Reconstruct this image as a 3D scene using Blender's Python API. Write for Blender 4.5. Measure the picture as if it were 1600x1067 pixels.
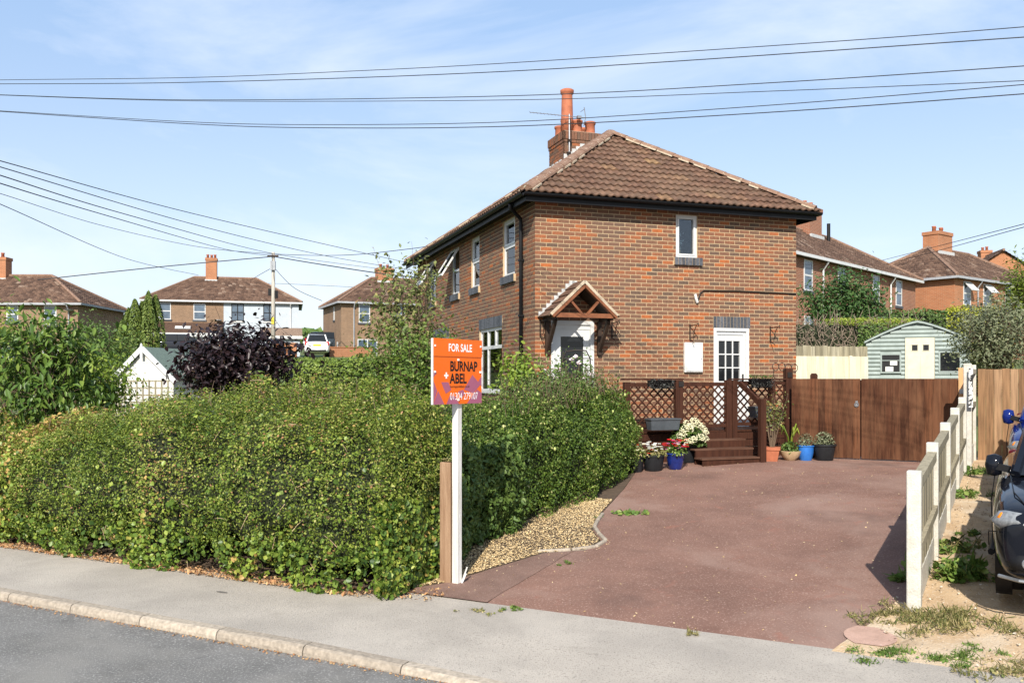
import bpy, bmesh, math, random
import numpy as np
from mathutils import Vector, Matrix, noise
random.seed(7); RNG = np.random.default_rng(11)
R = math.radians
scene = bpy.context.scene
for o in list(bpy.data.objects): bpy.data.objects.remove(o)
col = scene.collection

# ------------------------------------------------------------ camera, sky, sun, exposure
H = 2.06          # eye height above the pavement
F = 1400.0        # focal length in photo pixels (1600 wide)
HOR = 593.0       # horizon row in the photo
cd = bpy.data.cameras.new('camera'); cam = bpy.data.objects.new('camera', cd); col.objects.link(cam)
cam.location = (0, 0, H); cam.rotation_euler = (R(90), 0, 0)
cd.sensor_width = 36; cd.lens = F / 1600 * 36; cd.shift_y = (HOR - 533.5) / 1600
cd.clip_start = .1; cd.clip_end = 3000
scene.camera = cam
SUN_EL, SUN_AZ = R(36), R(9)      # sun behind the camera, a little to its left
sdir = Vector((-math.sin(SUN_AZ)*math.cos(SUN_EL), -math.cos(SUN_AZ)*math.cos(SUN_EL), math.sin(SUN_EL)))
w = bpy.data.worlds.new('World'); scene.world = w; w.use_nodes = True
nt = w.node_tree; nt.nodes.clear()
def nn(nt, t, **kw):
    n = nt.nodes.new(t)
    for k, v in kw.items(): setattr(n, k, v)
    return n
out = nn(nt, 'ShaderNodeOutputWorld'); bg = nn(nt, 'ShaderNodeBackground')
sky = nn(nt, 'ShaderNodeTexSky', sky_type='NISHITA', sun_disc=False, sun_elevation=SUN_EL, sun_rotation=R(180)+SUN_AZ,
         air_density=1.0, dust_density=1.2, ozone_density=1.5, altitude=50)
tc = nn(nt, 'ShaderNodeTexCoord'); mp = nn(nt, 'ShaderNodeMapping'); mp.inputs['Scale'].default_value = (1.0, 1.0, 3.2)
mp.inputs['Rotation'].default_value = (0, R(12), R(25)); mp.inputs['Location'].default_value = (3.4, 1.7, .6)
ns = nn(nt, 'ShaderNodeTexNoise'); ns.inputs['Scale'].default_value = 1.7; ns.inputs['Detail'].default_value = 7
ns.inputs['Roughness'].default_value = .58; ns.inputs['Distortion'].default_value = .5
cr = nn(nt, 'ShaderNodeValToRGB'); cr.color_ramp.elements[0].position = .48; cr.color_ramp.elements[1].position = .84
cr.color_ramp.elements[1].color = (.8, .8, .8, 1)
mx = nn(nt, 'ShaderNodeMix', data_type='RGBA'); mx.inputs[7].default_value = (8.8, 9.1, 9.6, 1)
hz_ = nn(nt, 'ShaderNodeMix', data_type='RGBA'); hz_.inputs[7].default_value = (6.5, 8.5, 11.6, 1)   # thin high haze over the whole sky
L = nt.links.new
sz_ = nn(nt, 'ShaderNodeSeparateXYZ'); hr_ = nn(nt, 'ShaderNodeMapRange', interpolation_type='SMOOTHSTEP'); hw_ = nn(nt, 'ShaderNodeMix', data_type='RGBA')
hr_.inputs[1].default_value = 0; hr_.inputs[2].default_value = .32; hr_.inputs[3].default_value = .55; hr_.inputs[4].default_value = .38      # haze thickens towards the horizon
hw_.inputs[6].default_value = (9.2, 9.6, 10.4, 1); hw_.inputs[7].default_value = (5.9, 8.4, 12.4, 1); hg_ = nn(nt, 'ShaderNodeMapRange'); hg_.inputs[2].default_value = .36
L(tc.outputs['Generated'], sz_.inputs[0]); L(sz_.outputs[2], hr_.inputs[0]); L(sz_.outputs[2], hg_.inputs[0]); L(hr_.outputs[0], hz_.inputs[0]); L(hg_.outputs[0], hw_.inputs[0]); L(hw_.outputs[2], hz_.inputs[7])
L(tc.outputs['Generated'], mp.inputs[0]); L(mp.outputs[0], ns.inputs[0]); L(ns.outputs[0], cr.inputs[0])
L(cr.outputs[0], mx.inputs[0]); L(sky.outputs[0], hz_.inputs[6]); L(hz_.outputs[2], mx.inputs[6]); L(mx.outputs[2], bg.inputs[0]); L(bg.outputs[0], out.inputs[0])
bg.inputs[1].default_value = .086
sd = bpy.data.lights.new('sun', 'SUN'); sun = bpy.data.objects.new('sun', sd); col.objects.link(sun)
sd.energy = 5.0; sd.angle = R(.53); sd.color = (1, .94, .84)
sun.rotation_euler = sdir.to_track_quat('Z', 'Y').to_euler(); sun.location = (-5, -20, 30)
vs = scene.view_settings; vs.view_transform = 'Standard'; vs.look = 'None'; vs.gamma = 1; vs.exposure = .6
vs.use_curve_mapping = False

# ------------------------------------------------------------ helpers
def px(x, y, Y):                      # a photo pixel at depth Y -> point in the place
    return Vector(((x-800)/F*Y, Y, H+(HOR-y)/F*Y))
OX, OY, DX, DY = -4.96, 8.69, .885, -.465      # road frame: m runs along the kerb, n away from it
EX, EY = .465, .885
def mn(X, Y): return (X-OX)*DX+(Y-OY)*DY, (X-OX)*EX+(Y-OY)*EY
def xy(m, n): return OX+m*DX+n*EX, OY+m*DY+n*EY
FARZ = [(0,0),(17,0),(61,3.0),(85,3.5),(120,5.5),(300,13),(900,16)]
def G(X, Y):
    m, n = mn(X, Y)
    if n < 1.8: z = 0
    else:
        r = .07*(n-1.8); k = .05
        z = -k*math.log(math.exp(-r/k)+math.exp(-.64/k))
    for (a, za), (b, zb) in zip(FARZ, FARZ[1:]):
        if a <= Y < b: z += za+(zb-za)*(Y-a)/(b-a)
    return z
def GM(m, n): return G(*xy(m, n))
def gpx(x, y):                        # where a photo pixel meets the ground
    lo, hi = 2.0, 60.0
    for _ in range(50):
        Y = (lo+hi)/2; p = px(x, y, Y)
        if p.z > G(p.x, Y): lo = Y
        else: hi = Y
    return px(x, y, lo)

def props(o, label=None, cat=None, group=None, kind=None):
    if label: o['label'] = label
    if cat: o['category'] = cat
    if group: o['group'] = group
    if kind: o['kind'] = kind
    return o
def empty(name, loc, rz=0, label=None, cat=None, group=None):
    o = bpy.data.objects.new(name, None); col.objects.link(o)
    o.location = loc; o.rotation_euler = (0, 0, rz); o.empty_display_size = .1
    return props(o, label, cat, group)
def link(name, me, parent=None):
    o = bpy.data.objects.new(name, me); col.objects.link(o)
    if parent is not None: o.parent = parent
    return o
class MB:
    def __init__(s): s.v = []; s.f = []; s.r = []
    def add(s, vs, fs, r=None):
        b = len(s.v); s.v += [tuple(v) for v in vs]; s.f += [tuple(b+i for i in f) for f in fs]
        s.r += [random.random() if r is None else r]*len(fs); return s
    def box(s, x0, x1, y0, y1, z0, z1, r=None):
        return s.add([(x0,y0,z0),(x1,y0,z0),(x1,y1,z0),(x0,y1,z0),(x0,y0,z1),(x1,y0,z1),(x1,y1,z1),(x0,y1,z1)],
                     [(0,3,2,1),(4,5,6,7),(0,1,5,4),(1,2,6,5),(2,3,7,6),(3,0,4,7)], r)
    def beam(s, p, q, w, h, up=(0,0,1)):
        p = Vector(p); q = Vector(q); d = (q-p).normalized(); u = Vector(up)
        a = d.cross(u)
        if a.length < 1e-4: a = d.cross(Vector((1,0,0)))
        a.normalize(); b = a.cross(d); a *= w/2; b *= h/2
        return s.add([p-a-b,p+a-b,p+a+b,p-a+b,q-a-b,q+a-b,q+a+b,q-a+b],
                     [(0,3,2,1),(4,5,6,7),(0,1,5,4),(1,2,6,5),(2,3,7,6),(3,0,4,7)])
    def tube(s, pts, r, n=6, caps=True):
        pts = [Vector(p) for p in pts]; rr = r if isinstance(r, (list, tuple)) else [r]*len(pts); vs = []; fs = []
        ref = None
        for i, p in enumerate(pts):
            d = (pts[min(i+1, len(pts)-1)]-pts[max(i-1, 0)]).normalized()
            if ref is None: ref = d.orthogonal().normalized()
            a = (ref-d*ref.dot(d))
            if a.length < 1e-5: a = d.orthogonal()
            a.normalize(); ref = a; b = d.cross(a)
            for k in range(n):
                t = 2*math.pi*k/n; vs.append(p+(a*math.cos(t)+b*math.sin(t))*rr[i])
        for i in range(len(pts)-1):
            for k in range(n): fs.append((i*n+k, i*n+(k+1)%n, (i+1)*n+(k+1)%n, (i+1)*n+k))
        if caps: fs += [tuple(range(n))[::-1], tuple((len(pts)-1)*n+k for k in range(n))]
        return s.add(vs, fs)
    def lathe(s, prof, n=20, c=(0,0,0), sx=1, sy=1):
        vs = []; fs = []
        for r, z in prof:
            for k in range(n):
                t = 2*math.pi*k/n; vs.append((c[0]+r*math.cos(t)*sx, c[1]+r*math.sin(t)*sy, c[2]+z))
        for i in range(len(prof)-1):
            for k in range(n): fs.append((i*n+k, i*n+(k+1)%n, (i+1)*n+(k+1)%n, (i+1)*n+k))
        fs += [tuple(range(n))[::-1], tuple((len(prof)-1)*n+k for k in range(n))]
        return s.add(vs, fs)
    def prism(s, poly, axis, a, b):   # polygon in the plane across axis, from a to b
        def P(u, v, t): return {'x': (t,u,v), 'y': (u,t,v), 'z': (u,v,t)}[axis]
        n = len(poly)
        return s.add([P(u,v,a) for u,v in poly]+[P(u,v,b) for u,v in poly],
                     [tuple(range(n))[::-1], tuple(range(n,2*n))]+[(i,(i+1)%n,n+(i+1)%n,n+i) for i in range(n)])
    def build(s, name, mat, parent=None, smooth=False, bevel=0, fix=True):
        me = bpy.data.meshes.new(name); me.from_pydata(s.v, [], s.f); me.materials.append(mat)
        at = me.attributes.new('rnd', 'FLOAT', 'FACE'); at.data.foreach_set('value', s.r)
        if fix or bevel:
            bm = bmesh.new(); bm.from_mesh(me); bmesh.ops.recalc_face_normals(bm, faces=bm.faces)
            if bevel: bmesh.ops.bevel(bm, geom=[e for e in bm.edges if len(e.link_faces) == 2 and e.calc_face_angle(0) > .5], offset=bevel, segments=2, affect='EDGES', profile=.5)
            bm.to_mesh(me); bm.free()
        if smooth: me.shade_smooth()
        return link(name, me, parent)
def smooth_angle(o, ang=40):
    o.data.shade_smooth()
    bm = bmesh.new(); bm.from_mesh(o.data)
    for e in bm.edges:
        if len(e.link_faces) == 2 and e.calc_face_angle(0) > R(ang): e.smooth = False
    bm.to_mesh(o.data); bm.free(); return o
def one(name, mat, parent, fn, **kw):
    m = MB(); fn(m); return m.build(name, mat, parent, **kw)

# ------------------------------------------------------------ materials
def base_mat(name):
    m = bpy.data.materials.new(name); m.use_nodes = True
    return m, m.node_tree, m.node_tree.nodes['Principled BSDF']
def ramp(nt, stops, interp='LINEAR'):
    c = nn(nt, 'ShaderNodeValToRGB'); e = c.color_ramp; e.interpolation = interp
    while len(e.elements) > 1: e.elements.remove(e.elements[-1])
    e.elements[0].position = stops[0][0]; e.elements[0].color = (*stops[0][1], 1)
    for p, k in stops[1:]:
        x = e.elements.new(p); x.color = (*k, 1)
    return c
def mat(name, a, b=None, rough=.8, scale=6, bump=0, bscale=80, spec=.3, metal=0, coat=0, lo=.35, hi=.65, stretch=(1,1,1), detail=6, speck=None, big=None):
    m, t, p = base_mat(name); l = t.links.new
    b = b or tuple(x*.75 for x in a)
    tcn = nn(t, 'ShaderNodeTexCoord'); mpn = nn(t, 'ShaderNodeMapping'); mpn.inputs['Scale'].default_value = stretch
    l(tcn.outputs['Object'], mpn.inputs[0])
    n = nn(t, 'ShaderNodeTexNoise'); n.inputs['Scale'].default_value = scale; n.inputs['Detail'].default_value = detail; n.inputs['Roughness'].default_value = .65
    l(mpn.outputs[0], n.inputs[0]); c = ramp(t, [(lo, b), (hi, a)]); l(n.outputs[0], c.inputs[0])
    src = c.outputs[0]
    if speck:
        n2 = nn(t, 'ShaderNodeTexNoise'); n2.inputs['Scale'].default_value = speck[0]; n2.inputs['Detail'].default_value = 3
        l(mpn.outputs[0], n2.inputs[0]); c2 = ramp(t, [(speck[1], (0,0,0)), (speck[2], (1,1,1))]); l(n2.outputs[0], c2.inputs[0])
        x = nn(t, 'ShaderNodeMix', data_type='RGBA'); x.inputs[7].default_value = (*speck[3], 1)
        l(c2.outputs[0], x.inputs[0]); l(src, x.inputs[6]); src = x.outputs[2]
    for bg_ in big or ():
        n4 = nn(t, 'ShaderNodeTexNoise'); n4.inputs['Scale'].default_value = bg_[0]; n4.inputs['Detail'].default_value = 7; n4.inputs['Roughness'].default_value = .6; n4.inputs['Distortion'].default_value = .6
        l(mpn.outputs[0], n4.inputs[0]); a_ = bg_[4]; c4 = ramp(t, [(bg_[1], (0,0,0)), (bg_[2], (a_,a_,a_))]); l(n4.outputs[0], c4.inputs[0]); x = nn(t, 'ShaderNodeMix', data_type='RGBA'); x.inputs[7].default_value = (*bg_[3], 1)
        l(c4.outputs[0], x.inputs[0]); l(src, x.inputs[6]); src = x.outputs[2]
    l(src, p.inputs['Base Color'])
    p.inputs['Roughness'].default_value = rough; p.inputs['Metallic'].default_value = metal
    p.inputs['Specular IOR Level'].default_value = spec; p.inputs['Coat Weight'].default_value = coat
    if bump:
        n3 = nn(t, 'ShaderNodeTexNoise'); n3.inputs['Scale'].default_value = bscale; n3.inputs['Detail'].default_value = 4
        l(mpn.outputs[0], n3.inputs[0]); bp = nn(t, 'ShaderNodeBump'); bp.inputs['Strength'].default_value = bump; bp.inputs['Distance'].default_value = .02
        l(n3.outputs[0], bp.inputs['Height']); l(bp.outputs[0], p.inputs['Normal'])
    return m
def rnd_mat(name, stops, source='attr', rough=.85, noise_amt=.35, nscale=30, bump=.3, spec=.25, trans=0, interp='LINEAR', stretch=(1,1,1), wear=None):
    """colour picked piece by piece (face attribute rnd, or the object's own random number)"""
    m, t, p = base_mat(name); l = t.links.new
    if source == 'attr':
        a = nn(t, 'ShaderNodeAttribute', attribute_name='rnd'); fac = a.outputs['Fac']
    else:
        a = nn(t, 'ShaderNodeObjectInfo'); fac = a.outputs['Random']
    c = ramp(t, stops, interp); l(fac, c.inputs[0])
    tcn = nn(t, 'ShaderNodeTexCoord'); mpn = nn(t, 'ShaderNodeMapping'); mpn.inputs['Scale'].default_value = stretch
    l(tcn.outputs['Object'], mpn.inputs[0])
    n = nn(t, 'ShaderNodeTexNoise'); n.inputs['Scale'].default_value = nscale; n.inputs['Detail'].default_value = 5; l(mpn.outputs[0], n.inputs[0])
    hs = nn(t, 'ShaderNodeMapRange'); hs.inputs[1].default_value = .3; hs.inputs[2].default_value = .7
    hs.inputs[3].default_value = 1-noise_amt; hs.inputs[4].default_value = 1+noise_amt*.6; l(n.outputs[0], hs.inputs[0])
    x = nn(t, 'ShaderNodeMix', data_type='RGBA', blend_type='MULTIPLY'); x.inputs[0].default_value = 1
    l(c.outputs[0], x.inputs[6]); l(hs.outputs[0], x.inputs[7])
    if wear:                                         # weathering that drifts over the whole surface, not piece by piece
        ge = nn(t, 'ShaderNodeNewGeometry'); mq = nn(t, 'ShaderNodeMapping'); mq.inputs['Scale'].default_value = wear[3]; l(ge.outputs['Position'], mq.inputs[0])
        n5 = nn(t, 'ShaderNodeTexNoise'); n5.inputs['Scale'].default_value = wear[0]; n5.inputs['Detail'].default_value = 6; n5.inputs['Roughness'].default_value = .62; l(mq.outputs[0], n5.inputs[0])
        c5 = ramp(t, [(.42, (0,0,0)), (.70, (wear[2],)*3)]); l(n5.outputs[0], c5.inputs[0]); x5 = nn(t, 'ShaderNodeMix', data_type='RGBA'); x5.inputs[7].default_value = (*wear[1], 1); l(c5.outputs[0], x5.inputs[0]); l(x.outputs[2], x5.inputs[6]); x = x5
    l(x.outputs[2], p.inputs['Base Color'])
    p.inputs['Roughness'].default_value = rough; p.inputs['Specular IOR Level'].default_value = spec
    if bump:
        bp = nn(t, 'ShaderNodeBump'); bp.inputs['Strength'].default_value = bump; bp.inputs['Distance'].default_value = .01
        l(n.outputs[0], bp.inputs['Height']); l(bp.outputs[0], p.inputs['Normal'])
    if trans:
        o = t.nodes['Material Output']; tr = nn(t, 'ShaderNodeBsdfTranslucent'); ms = nn(t, 'ShaderNodeMixShader'); ms.inputs[0].default_value = trans
        l(x.outputs[2], tr.inputs[0]); l(p.outputs[0], ms.inputs[1]); l(tr.outputs[0], ms.inputs[2]); l(ms.outputs[0], o.inputs[0])
    return m
def glass_mat(name, tint=(.8,.85,.9), refl=.03):
    m, t, p = base_mat(name); l = t.links.new; o = t.nodes['Material Output']
    tr = nn(t, 'ShaderNodeBsdfTransparent'); tr.inputs[0].default_value = (*tint, 1)
    gl = nn(t, 'ShaderNodeBsdfGlossy'); gl.inputs['Roughness'].default_value = .02
    fr = nn(t, 'ShaderNodeFresnel'); fr.inputs[0].default_value = 1.55
    ad = nn(t, 'ShaderNodeMath', operation='ADD'); ad.inputs[1].default_value = refl; ad.use_clamp = True
    l(fr.outputs[0], ad.inputs[0]); ms = nn(t, 'ShaderNodeMixShader'); l(ad.outputs[0], ms.inputs[0]); l(tr.outputs[0], ms.inputs[1]); l(gl.outputs[0], ms.inputs[2]); l(ms.outputs[0], o.inputs[0])
    return m
BRICK = [(0,(.105,.070,.050)),(.2,(.145,.080,.051)),(.5,(.185,.085,.049)),(.8,(.225,.089,.045)),(.93,(.285,.095,.038)),(1,(.36,.105,.030))]
M = {}
M['brick_i'] = rnd_mat('brick_single', BRICK, 'obj', nscale=25, noise_amt=.3, wear=(.9, (.12,.075,.055), .65, (1,1,.45)))
M['brick_s'] = rnd_mat('brick_many', BRICK, 'attr', nscale=25, noise_amt=.3, wear=(.9, (.12,.075,.055), .65, (1,1,.45)))
M['mortar'] = mat('mortar', (.49,.365,.225), (.39,.285,.17), scale=9, rough=.95, bump=.3)
M['blue_brick'] = rnd_mat('slate_blue_brick', [(0,(.05,.055,.065)),(1,(.10,.105,.12))], 'attr', rough=.6)
TILE = [(0,(.098,.054,.036)),(.5,(.124,.068,.044)),(.9,(.146,.08,.051)),(.97,(.18,.105,.057)),(1,(.22,.13,.06))]
M['tile_i'] = rnd_mat('roof_tile_single', TILE, 'obj', nscale=9, noise_amt=.45, bump=.5, wear=(1.6, (.19,.14,.09), .3, (1,1,1)))
M['tile_s'] = rnd_mat('roof_tile_many', TILE, 'attr', nscale=9, noise_amt=.45, bump=.5, wear=(1.6, (.19,.14,.09), .3, (1,1,1)))
M['hip'] = mat('hip_tile', (.24,.145,.098), (.155,.09,.062), scale=7, bump=.5, speck=(22,.62,.7,(.45,.40,.30)))
M['bedding'] = mat('bedding_mortar', (.48,.41,.31), (.33,.26,.18), scale=8, bump=.5)
M['black'] = mat('black_plastic', (.008,.008,.009), (.005,.005,.006), rough=.5, spec=.22)
M['white'] = mat('white_upvc', (.57,.57,.56), (.52,.52,.51), rough=.35, spec=.5, scale=2)
M['whitepaint'] = mat('white_paint', (.62,.61,.58), (.52,.50,.46), rough=.6, scale=5, bump=.2)
M['glass'] = glass_mat('window_glass')
M['darkglass'] = mat('dark_glass', (.012,.014,.016), (.009,.01,.012), rough=.04, spec=.4)
M['curtain'] = mat('net_curtain', (.75,.74,.70), (.55,.54,.5), scale=14, stretch=(6,6,.4), rough=.9)
M['room'] = mat('room_dark', (.05,.045,.04), (.04,.035,.03))
M['lead'] = mat('lead_flashing', (.52,.52,.51), (.36,.36,.35), rough=.5, scale=12)
M['terracotta'] = mat('terracotta', (.42,.14,.07), (.32,.10,.05), rough=.7, scale=9, bump=.15)
M['pot'] = mat('chimney_pot', (.38,.125,.06), (.27,.085,.045), rough=.75, scale=6)
M['metal'] = mat('grey_metal', (.35,.36,.37), (.25,.26,.27), rough=.4, metal=.7)
M['iron'] = mat('black_iron', (.015,.014,.013), (.03,.018,.012), rough=.5)
M['pale_tread'] = mat('pale_tread_timber', (.115,.062,.042), (.07,.033,.021), rough=.8, spec=.1, scale=5, stretch=(.5,4,4))  # tread timber, a paler brown than the risers
M['stain'] = mat('brown_stained_timber', (.062,.024,.014), (.034,.0135,.0085), rough=.75, spec=.12, scale=3.5, stretch=(4,4,.35), bump=.25, bscale=40)
M['gateboard'] = rnd_mat('gate_board_stain', [(0,(.046,.0175,.009)),(.5,(.07,.027,.0135)),(1,(.11,.043,.020))], 'obj', rough=.75, spec=.12, nscale=5, noise_amt=.5, stretch=(7,7,.5), wear=(2.2, (.15,.07,.036), .8, (2.5,2.5,.5)))
M['canopy'] = mat('canopy_timber', (.22,.08,.034), (.14,.05,.022), rough=.6, scale=4, stretch=(2,2,2))
M['darkwood'] = mat('dark_bracket_timber', (.05,.03,.02), (.03,.018,.012), rough=.6)
M['greypost'] = mat('weathered_post', (.31,.20,.125), (.20,.115,.065), rough=.85, scale=4, stretch=(5,5,.4), bump=.4, bscale=30)
M['fencewood'] = rnd_mat('weathered_board', [(0,(.20,.175,.12)),(.5,(.27,.235,.16)),(1,(.33,.295,.215))], 'obj', nscale=5, noise_amt=.4, stretch=(6,6,.4))
M['brownboard'] = rnd_mat('tan_fence_board', [(0,(.17,.092,.046)),(.5,(.24,.135,.068)),(1,(.32,.20,.115))], 'obj', nscale=5, noise_amt=.4, stretch=(6,6,.4))
M['concrete'] = mat('concrete_post', (.53,.51,.455), (.40,.375,.32), rough=.9, scale=7, bump=.35, bscale=60, speck=(60,.64,.72,(.35,.31,.25)))
M['kerb'] = rnd_mat('kerb_concrete', [(0,(.29,.245,.195)),(1,(.37,.315,.25))], 'obj', nscale=28, noise_amt=.3, bump=.5)
M['soil'] = mat('soil', (.11,.075,.05), (.07,.05,.035), scale=12, bump=.5)
# ground surfaces
M['road'] = mat('road_asphalt', (.20,.193,.182), (.138,.133,.125), rough=.9, scale=1.6, big=[(.5,.52,.68,(.25,.237,.215),.7),(2.2,.62,.72,(.12,.115,.108),.6)], bump=.7, bscale=170, speck=(60,.54,.68,(.34,.33,.31)))
M['pave'] = mat('pavement_asphalt', (.44,.392,.335), (.345,.308,.265), rough=.92, scale=1.1, big=[(.6,.52,.70,(.50,.45,.385),.7),(1.7,.62,.74,(.26,.23,.195),.6)], bump=.6, bscale=150, speck=(65,.55,.68,(.24,.215,.185)))
M['drive'] = mat('red_tarmac', (.25,.138,.103), (.152,.082,.061), rough=.88, scale=.9, lo=.3, hi=.7, detail=9, big=[(.45,.50,.66,(.30,.20,.16),.75),(.7,.55,.72,(.11,.065,.052),.7),(2.6,.60,.70,(.27,.12,.085),.6)], bump=.6, bscale=140, speck=(55,.56,.70,(.36,.235,.185)))
M['sand'] = mat('dry_sandy_ground', (.53,.385,.235), (.39,.27,.16), rough=.95, scale=2.2, big=[(1.1,.52,.66,(.50,.42,.32),.7),(2.4,.58,.70,(.22,.15,.09),.7)], bump=.6, bscale=60, speck=(45,.58,.70,(.52,.44,.34)))
M['grass'] = mat('field_grass', (.10,.13,.035), (.06,.085,.025), rough=.95, scale=.8, bump=.5, bscale=30)

# ------------------------------------------------------------ ground, road, pavement, drive
def sheet(name, material, ns_, left, right, cols, zf, parent=None):
    vs = []; fs = []
    for n in ns_:
        a, b = left(n), right(n)
        for i in range(cols+1):
            m = a+(b-a)*i/cols; X, Y = xy(m, n); vs.append((X, Y, zf(m, n)))
    c = cols+1
    for j in range(len(ns_)-1):
        for i in range(cols): fs.append((j*c+i, j*c+i+1, (j+1)*c+i+1, (j+1)*c+i))
    me = bpy.data.meshes.new(name); me.from_pydata(vs, [], fs); me.materials.append(material); me.shade_smooth()
    return link(name, me, parent)
lin = lambda a, b, k: [a+(b-a)*i/k for i in range(k+1)]
props(sheet('road', M['road'], lin(-9, .0, 6), lambda n: -40, lambda n: 30, 20, lambda m, n: -.075+.012*max(-4, n)), kind='structure')
def kerbz(m): return 0 if m < 4.2 else (-.055 if m > 5.6 else -.055*(m-4.2)/1.4)   # dropped kerb at the drive
def pavez(m, n): return max(0, min(1, (n-.1)/.8))*0 + kerbz(m)*max(0, 1-(n-.1)/.9) - .002
props(sheet('pavement', M['pave'], lin(.12, 1.0, 4)+lin(1.2, 1.85, 3), lambda n: -40, lambda n: 30, 140, pavez), kind='structure')
# the wide terrain below everything
ys = sorted(set(lin(1, 30, 44)+lin(30, 120, 30)+lin(120, 900, 12))); xs = sorted(set(lin(-420, -40, 12)+lin(-40, 40, 100)+lin(40, 420, 12)))
tv = []; tf = []
for Y in ys:
    for X in xs:
        m, n = mn(X, Y); z = G(X, Y)-.03
        if n < 2.0: z = -.35
        tv.append((X, Y, z))
for j in range(len(ys)-1):
    for i in range(len(xs)-1):
        c = len(xs); tf.append((j*c+i, j*c+i+1, (j+1)*c+i+1, (j+1)*c+i))
me = bpy.data.meshes.new('ground'); me.from_pydata(tv, [], tf); me.materials.append(M['grass']); me.shade_smooth()
props(link('ground', me), kind='structure')
DL = [(1.8,3.35),(2.2,3.7),(2.9,3.9),(3.6,4.12),(3.9,4.5),(4.3,4.52),(4.8,4.2),(5.7,3.95),(7.5,3.6),(9.2,3.2),(9.6,1.0),(13,1.0)]
def dleft(n):
    for (a, x), (b, y) in zip(DL, DL[1:]):
        if a <= n <= b: return x+(y-x)*(n-a)/(b-a)
    return DL[-1][1]
props(sheet('driveway', M['drive'], lin(1.8, 13, 75), dleft, lambda n: 7.93, 40, lambda m, n: GM(m, n)+.004-.012*(n < 1.82)), kind='structure')
props(sheet('driveway_strip', mat('old_tarmac', (.225,.135,.106), (.145,.086,.067), rough=.9, scale=1.5, bump=.6, bscale=140, speck=(95,.6,.7,(.36,.27,.21))), lin(1.82, 3.9, 20), dleft, lambda n: max(4.38+.03*noise.noise((n*3, 0, 0)), dleft(n)+.01), 8, lambda m, n: GM(m, n)+.009), kind='structure')
props(sheet('parking_ground', M['sand'], lin(1.75, 13, 60), lambda n: 7.6+.2*min(1, max(0, (n-2.4)))-.5*max(0, 2.4-n)*.6, lambda n: 16, 40,
      lambda m, n: GM(m, n)+.010+.025*noise.noise((m*1.3, n*1.3, 0))*min(1, (n-1.7))-.016*(n < 1.8)), kind='structure')
props(sheet('planting_bed', M['soil'], lin(1.62, 9.4, 50), lambda n: -14 if n < 2.6 else 2.4, lambda n: dleft(max(1.8, n))-.01, 20, lambda m, n: GM(m, n)+.001+.008*noise.noise((m*2, n*2, 3))*(n > 1.9)), kind='structure')
pvo = bpy.data.objects['pavement']
M['patch'] = mat('pavement_repair', (.46,.412,.354), (.385,.345,.297), rough=.92, scale=5, bump=.5, bscale=150); M['stainmark'] = mat('oil_stain', (.16,.145,.13), (.11,.10,.09), rough=.8, scale=9)
for mA, nA, rr in ((-3.35,1.05,.10),(-2.1,.45,.07),(-1.95,.5,.05),(1.9,1.0,.045)):
    k = 14; q = [(mA+rr*1.6*math.cos(6.28*i/k)*(1+.3*noise.noise((i, mA, 0))), nA+rr*.5*math.sin(6.28*i/k)*(1+.4*noise.noise((i, nA, 3)))) for i in range(k)]
    m = MB(); m.add([(*xy(a, b), .003) for a, b in q], [tuple(range(k))]); m.build('stain_mark', M['stainmark'], pvo, fix=False)
kr = empty('kerb', (0,0,0)); kr['kind'] = 'structure'
KL = .914
def kerb_stone(m0, m1):
    b = MB(); prof = [(0,-.2),(0,.0),(.012,.035),(.035,.048),(.125,.05),(.125,-.2)]
    vs = []
    for m in (m0+.006, m1-.006):
        for n, z in prof:
            X, Y = xy(m, n-.005); vs.append((X, Y, z-.05+kerbz(m)+.004))
    k = len(prof); b.add(vs, [tuple(range(k))[::-1], tuple(range(k, 2*k))]+[(i, (i+1) % k, k+(i+1) % k, k+i) for i in range(k)])
    b.build('kerb_stone', M['kerb'], kr)
m0 = .12+KL*-28
for i in range(50): kerb_stone(m0+i*KL, m0+(i+1)*KL)
# pale wood chips along the bed edge, fallen leaves along the hedge foot
def chips(name, material, n, pos, size, parent=None, flat=.3):
    P = np.array([pos() for _ in range(n)]); s = RNG.uniform(size[0], size[1], n)
    ang = RNG.uniform(0, 2*math.pi, n); tl = RNG.normal(0, flat, (n, 2))
    a = np.stack([np.cos(ang), np.sin(ang), tl[:,0]], 1)*s[:,None]; b = np.stack([-np.sin(ang), np.cos(ang), tl[:,1]], 1)*(s*RNG.uniform(.3,.8,n))[:,None]
    up = np.array([0,0,.35])*s[:,None]
    V = np.stack([P-a, P-b+up*.3, P+a, P+b+up*.3, P+up], 1).reshape(-1, 3)
    Fq = np.concatenate([np.stack([i0, i1, i2], 1) for i0, i1, i2 in [(np.arange(n)*5+k, np.arange(n)*5+(k+1) % 4, np.arange(n)*5+4) for k in range(4)]])
    me = bpy.data.meshes.new(name); me.from_pydata(V.tolist(), [], Fq.tolist()); me.materials.append(material)
    at = me.attributes.new('rnd', 'FLOAT', 'FACE'); at.data.foreach_set('value', np.tile(RNG.random(n), 4))
    o = link(name, me, parent); o['kind'] = 'stuff'; return o
M['chip'] = rnd_mat('wood_chip', [(0,(.46,.31,.14)),(.5,(.60,.44,.23)),(1,(.72,.57,.34))], 'attr', bump=0)
M['dead'] = rnd_mat('dead_leaf', [(0,(.22,.10,.05)),(.5,(.38,.20,.09)),(1,(.52,.36,.18))], 'attr', bump=0)
def chip_pos():
    n = random.uniform(1.95, 6.6); e = dleft(n); lo_ = 3.2
    m = random.uniform(lo_, e-.02); X, Y = xy(m, n); return (X, Y, G(X, Y)+.012+random.random()*.01)
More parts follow.
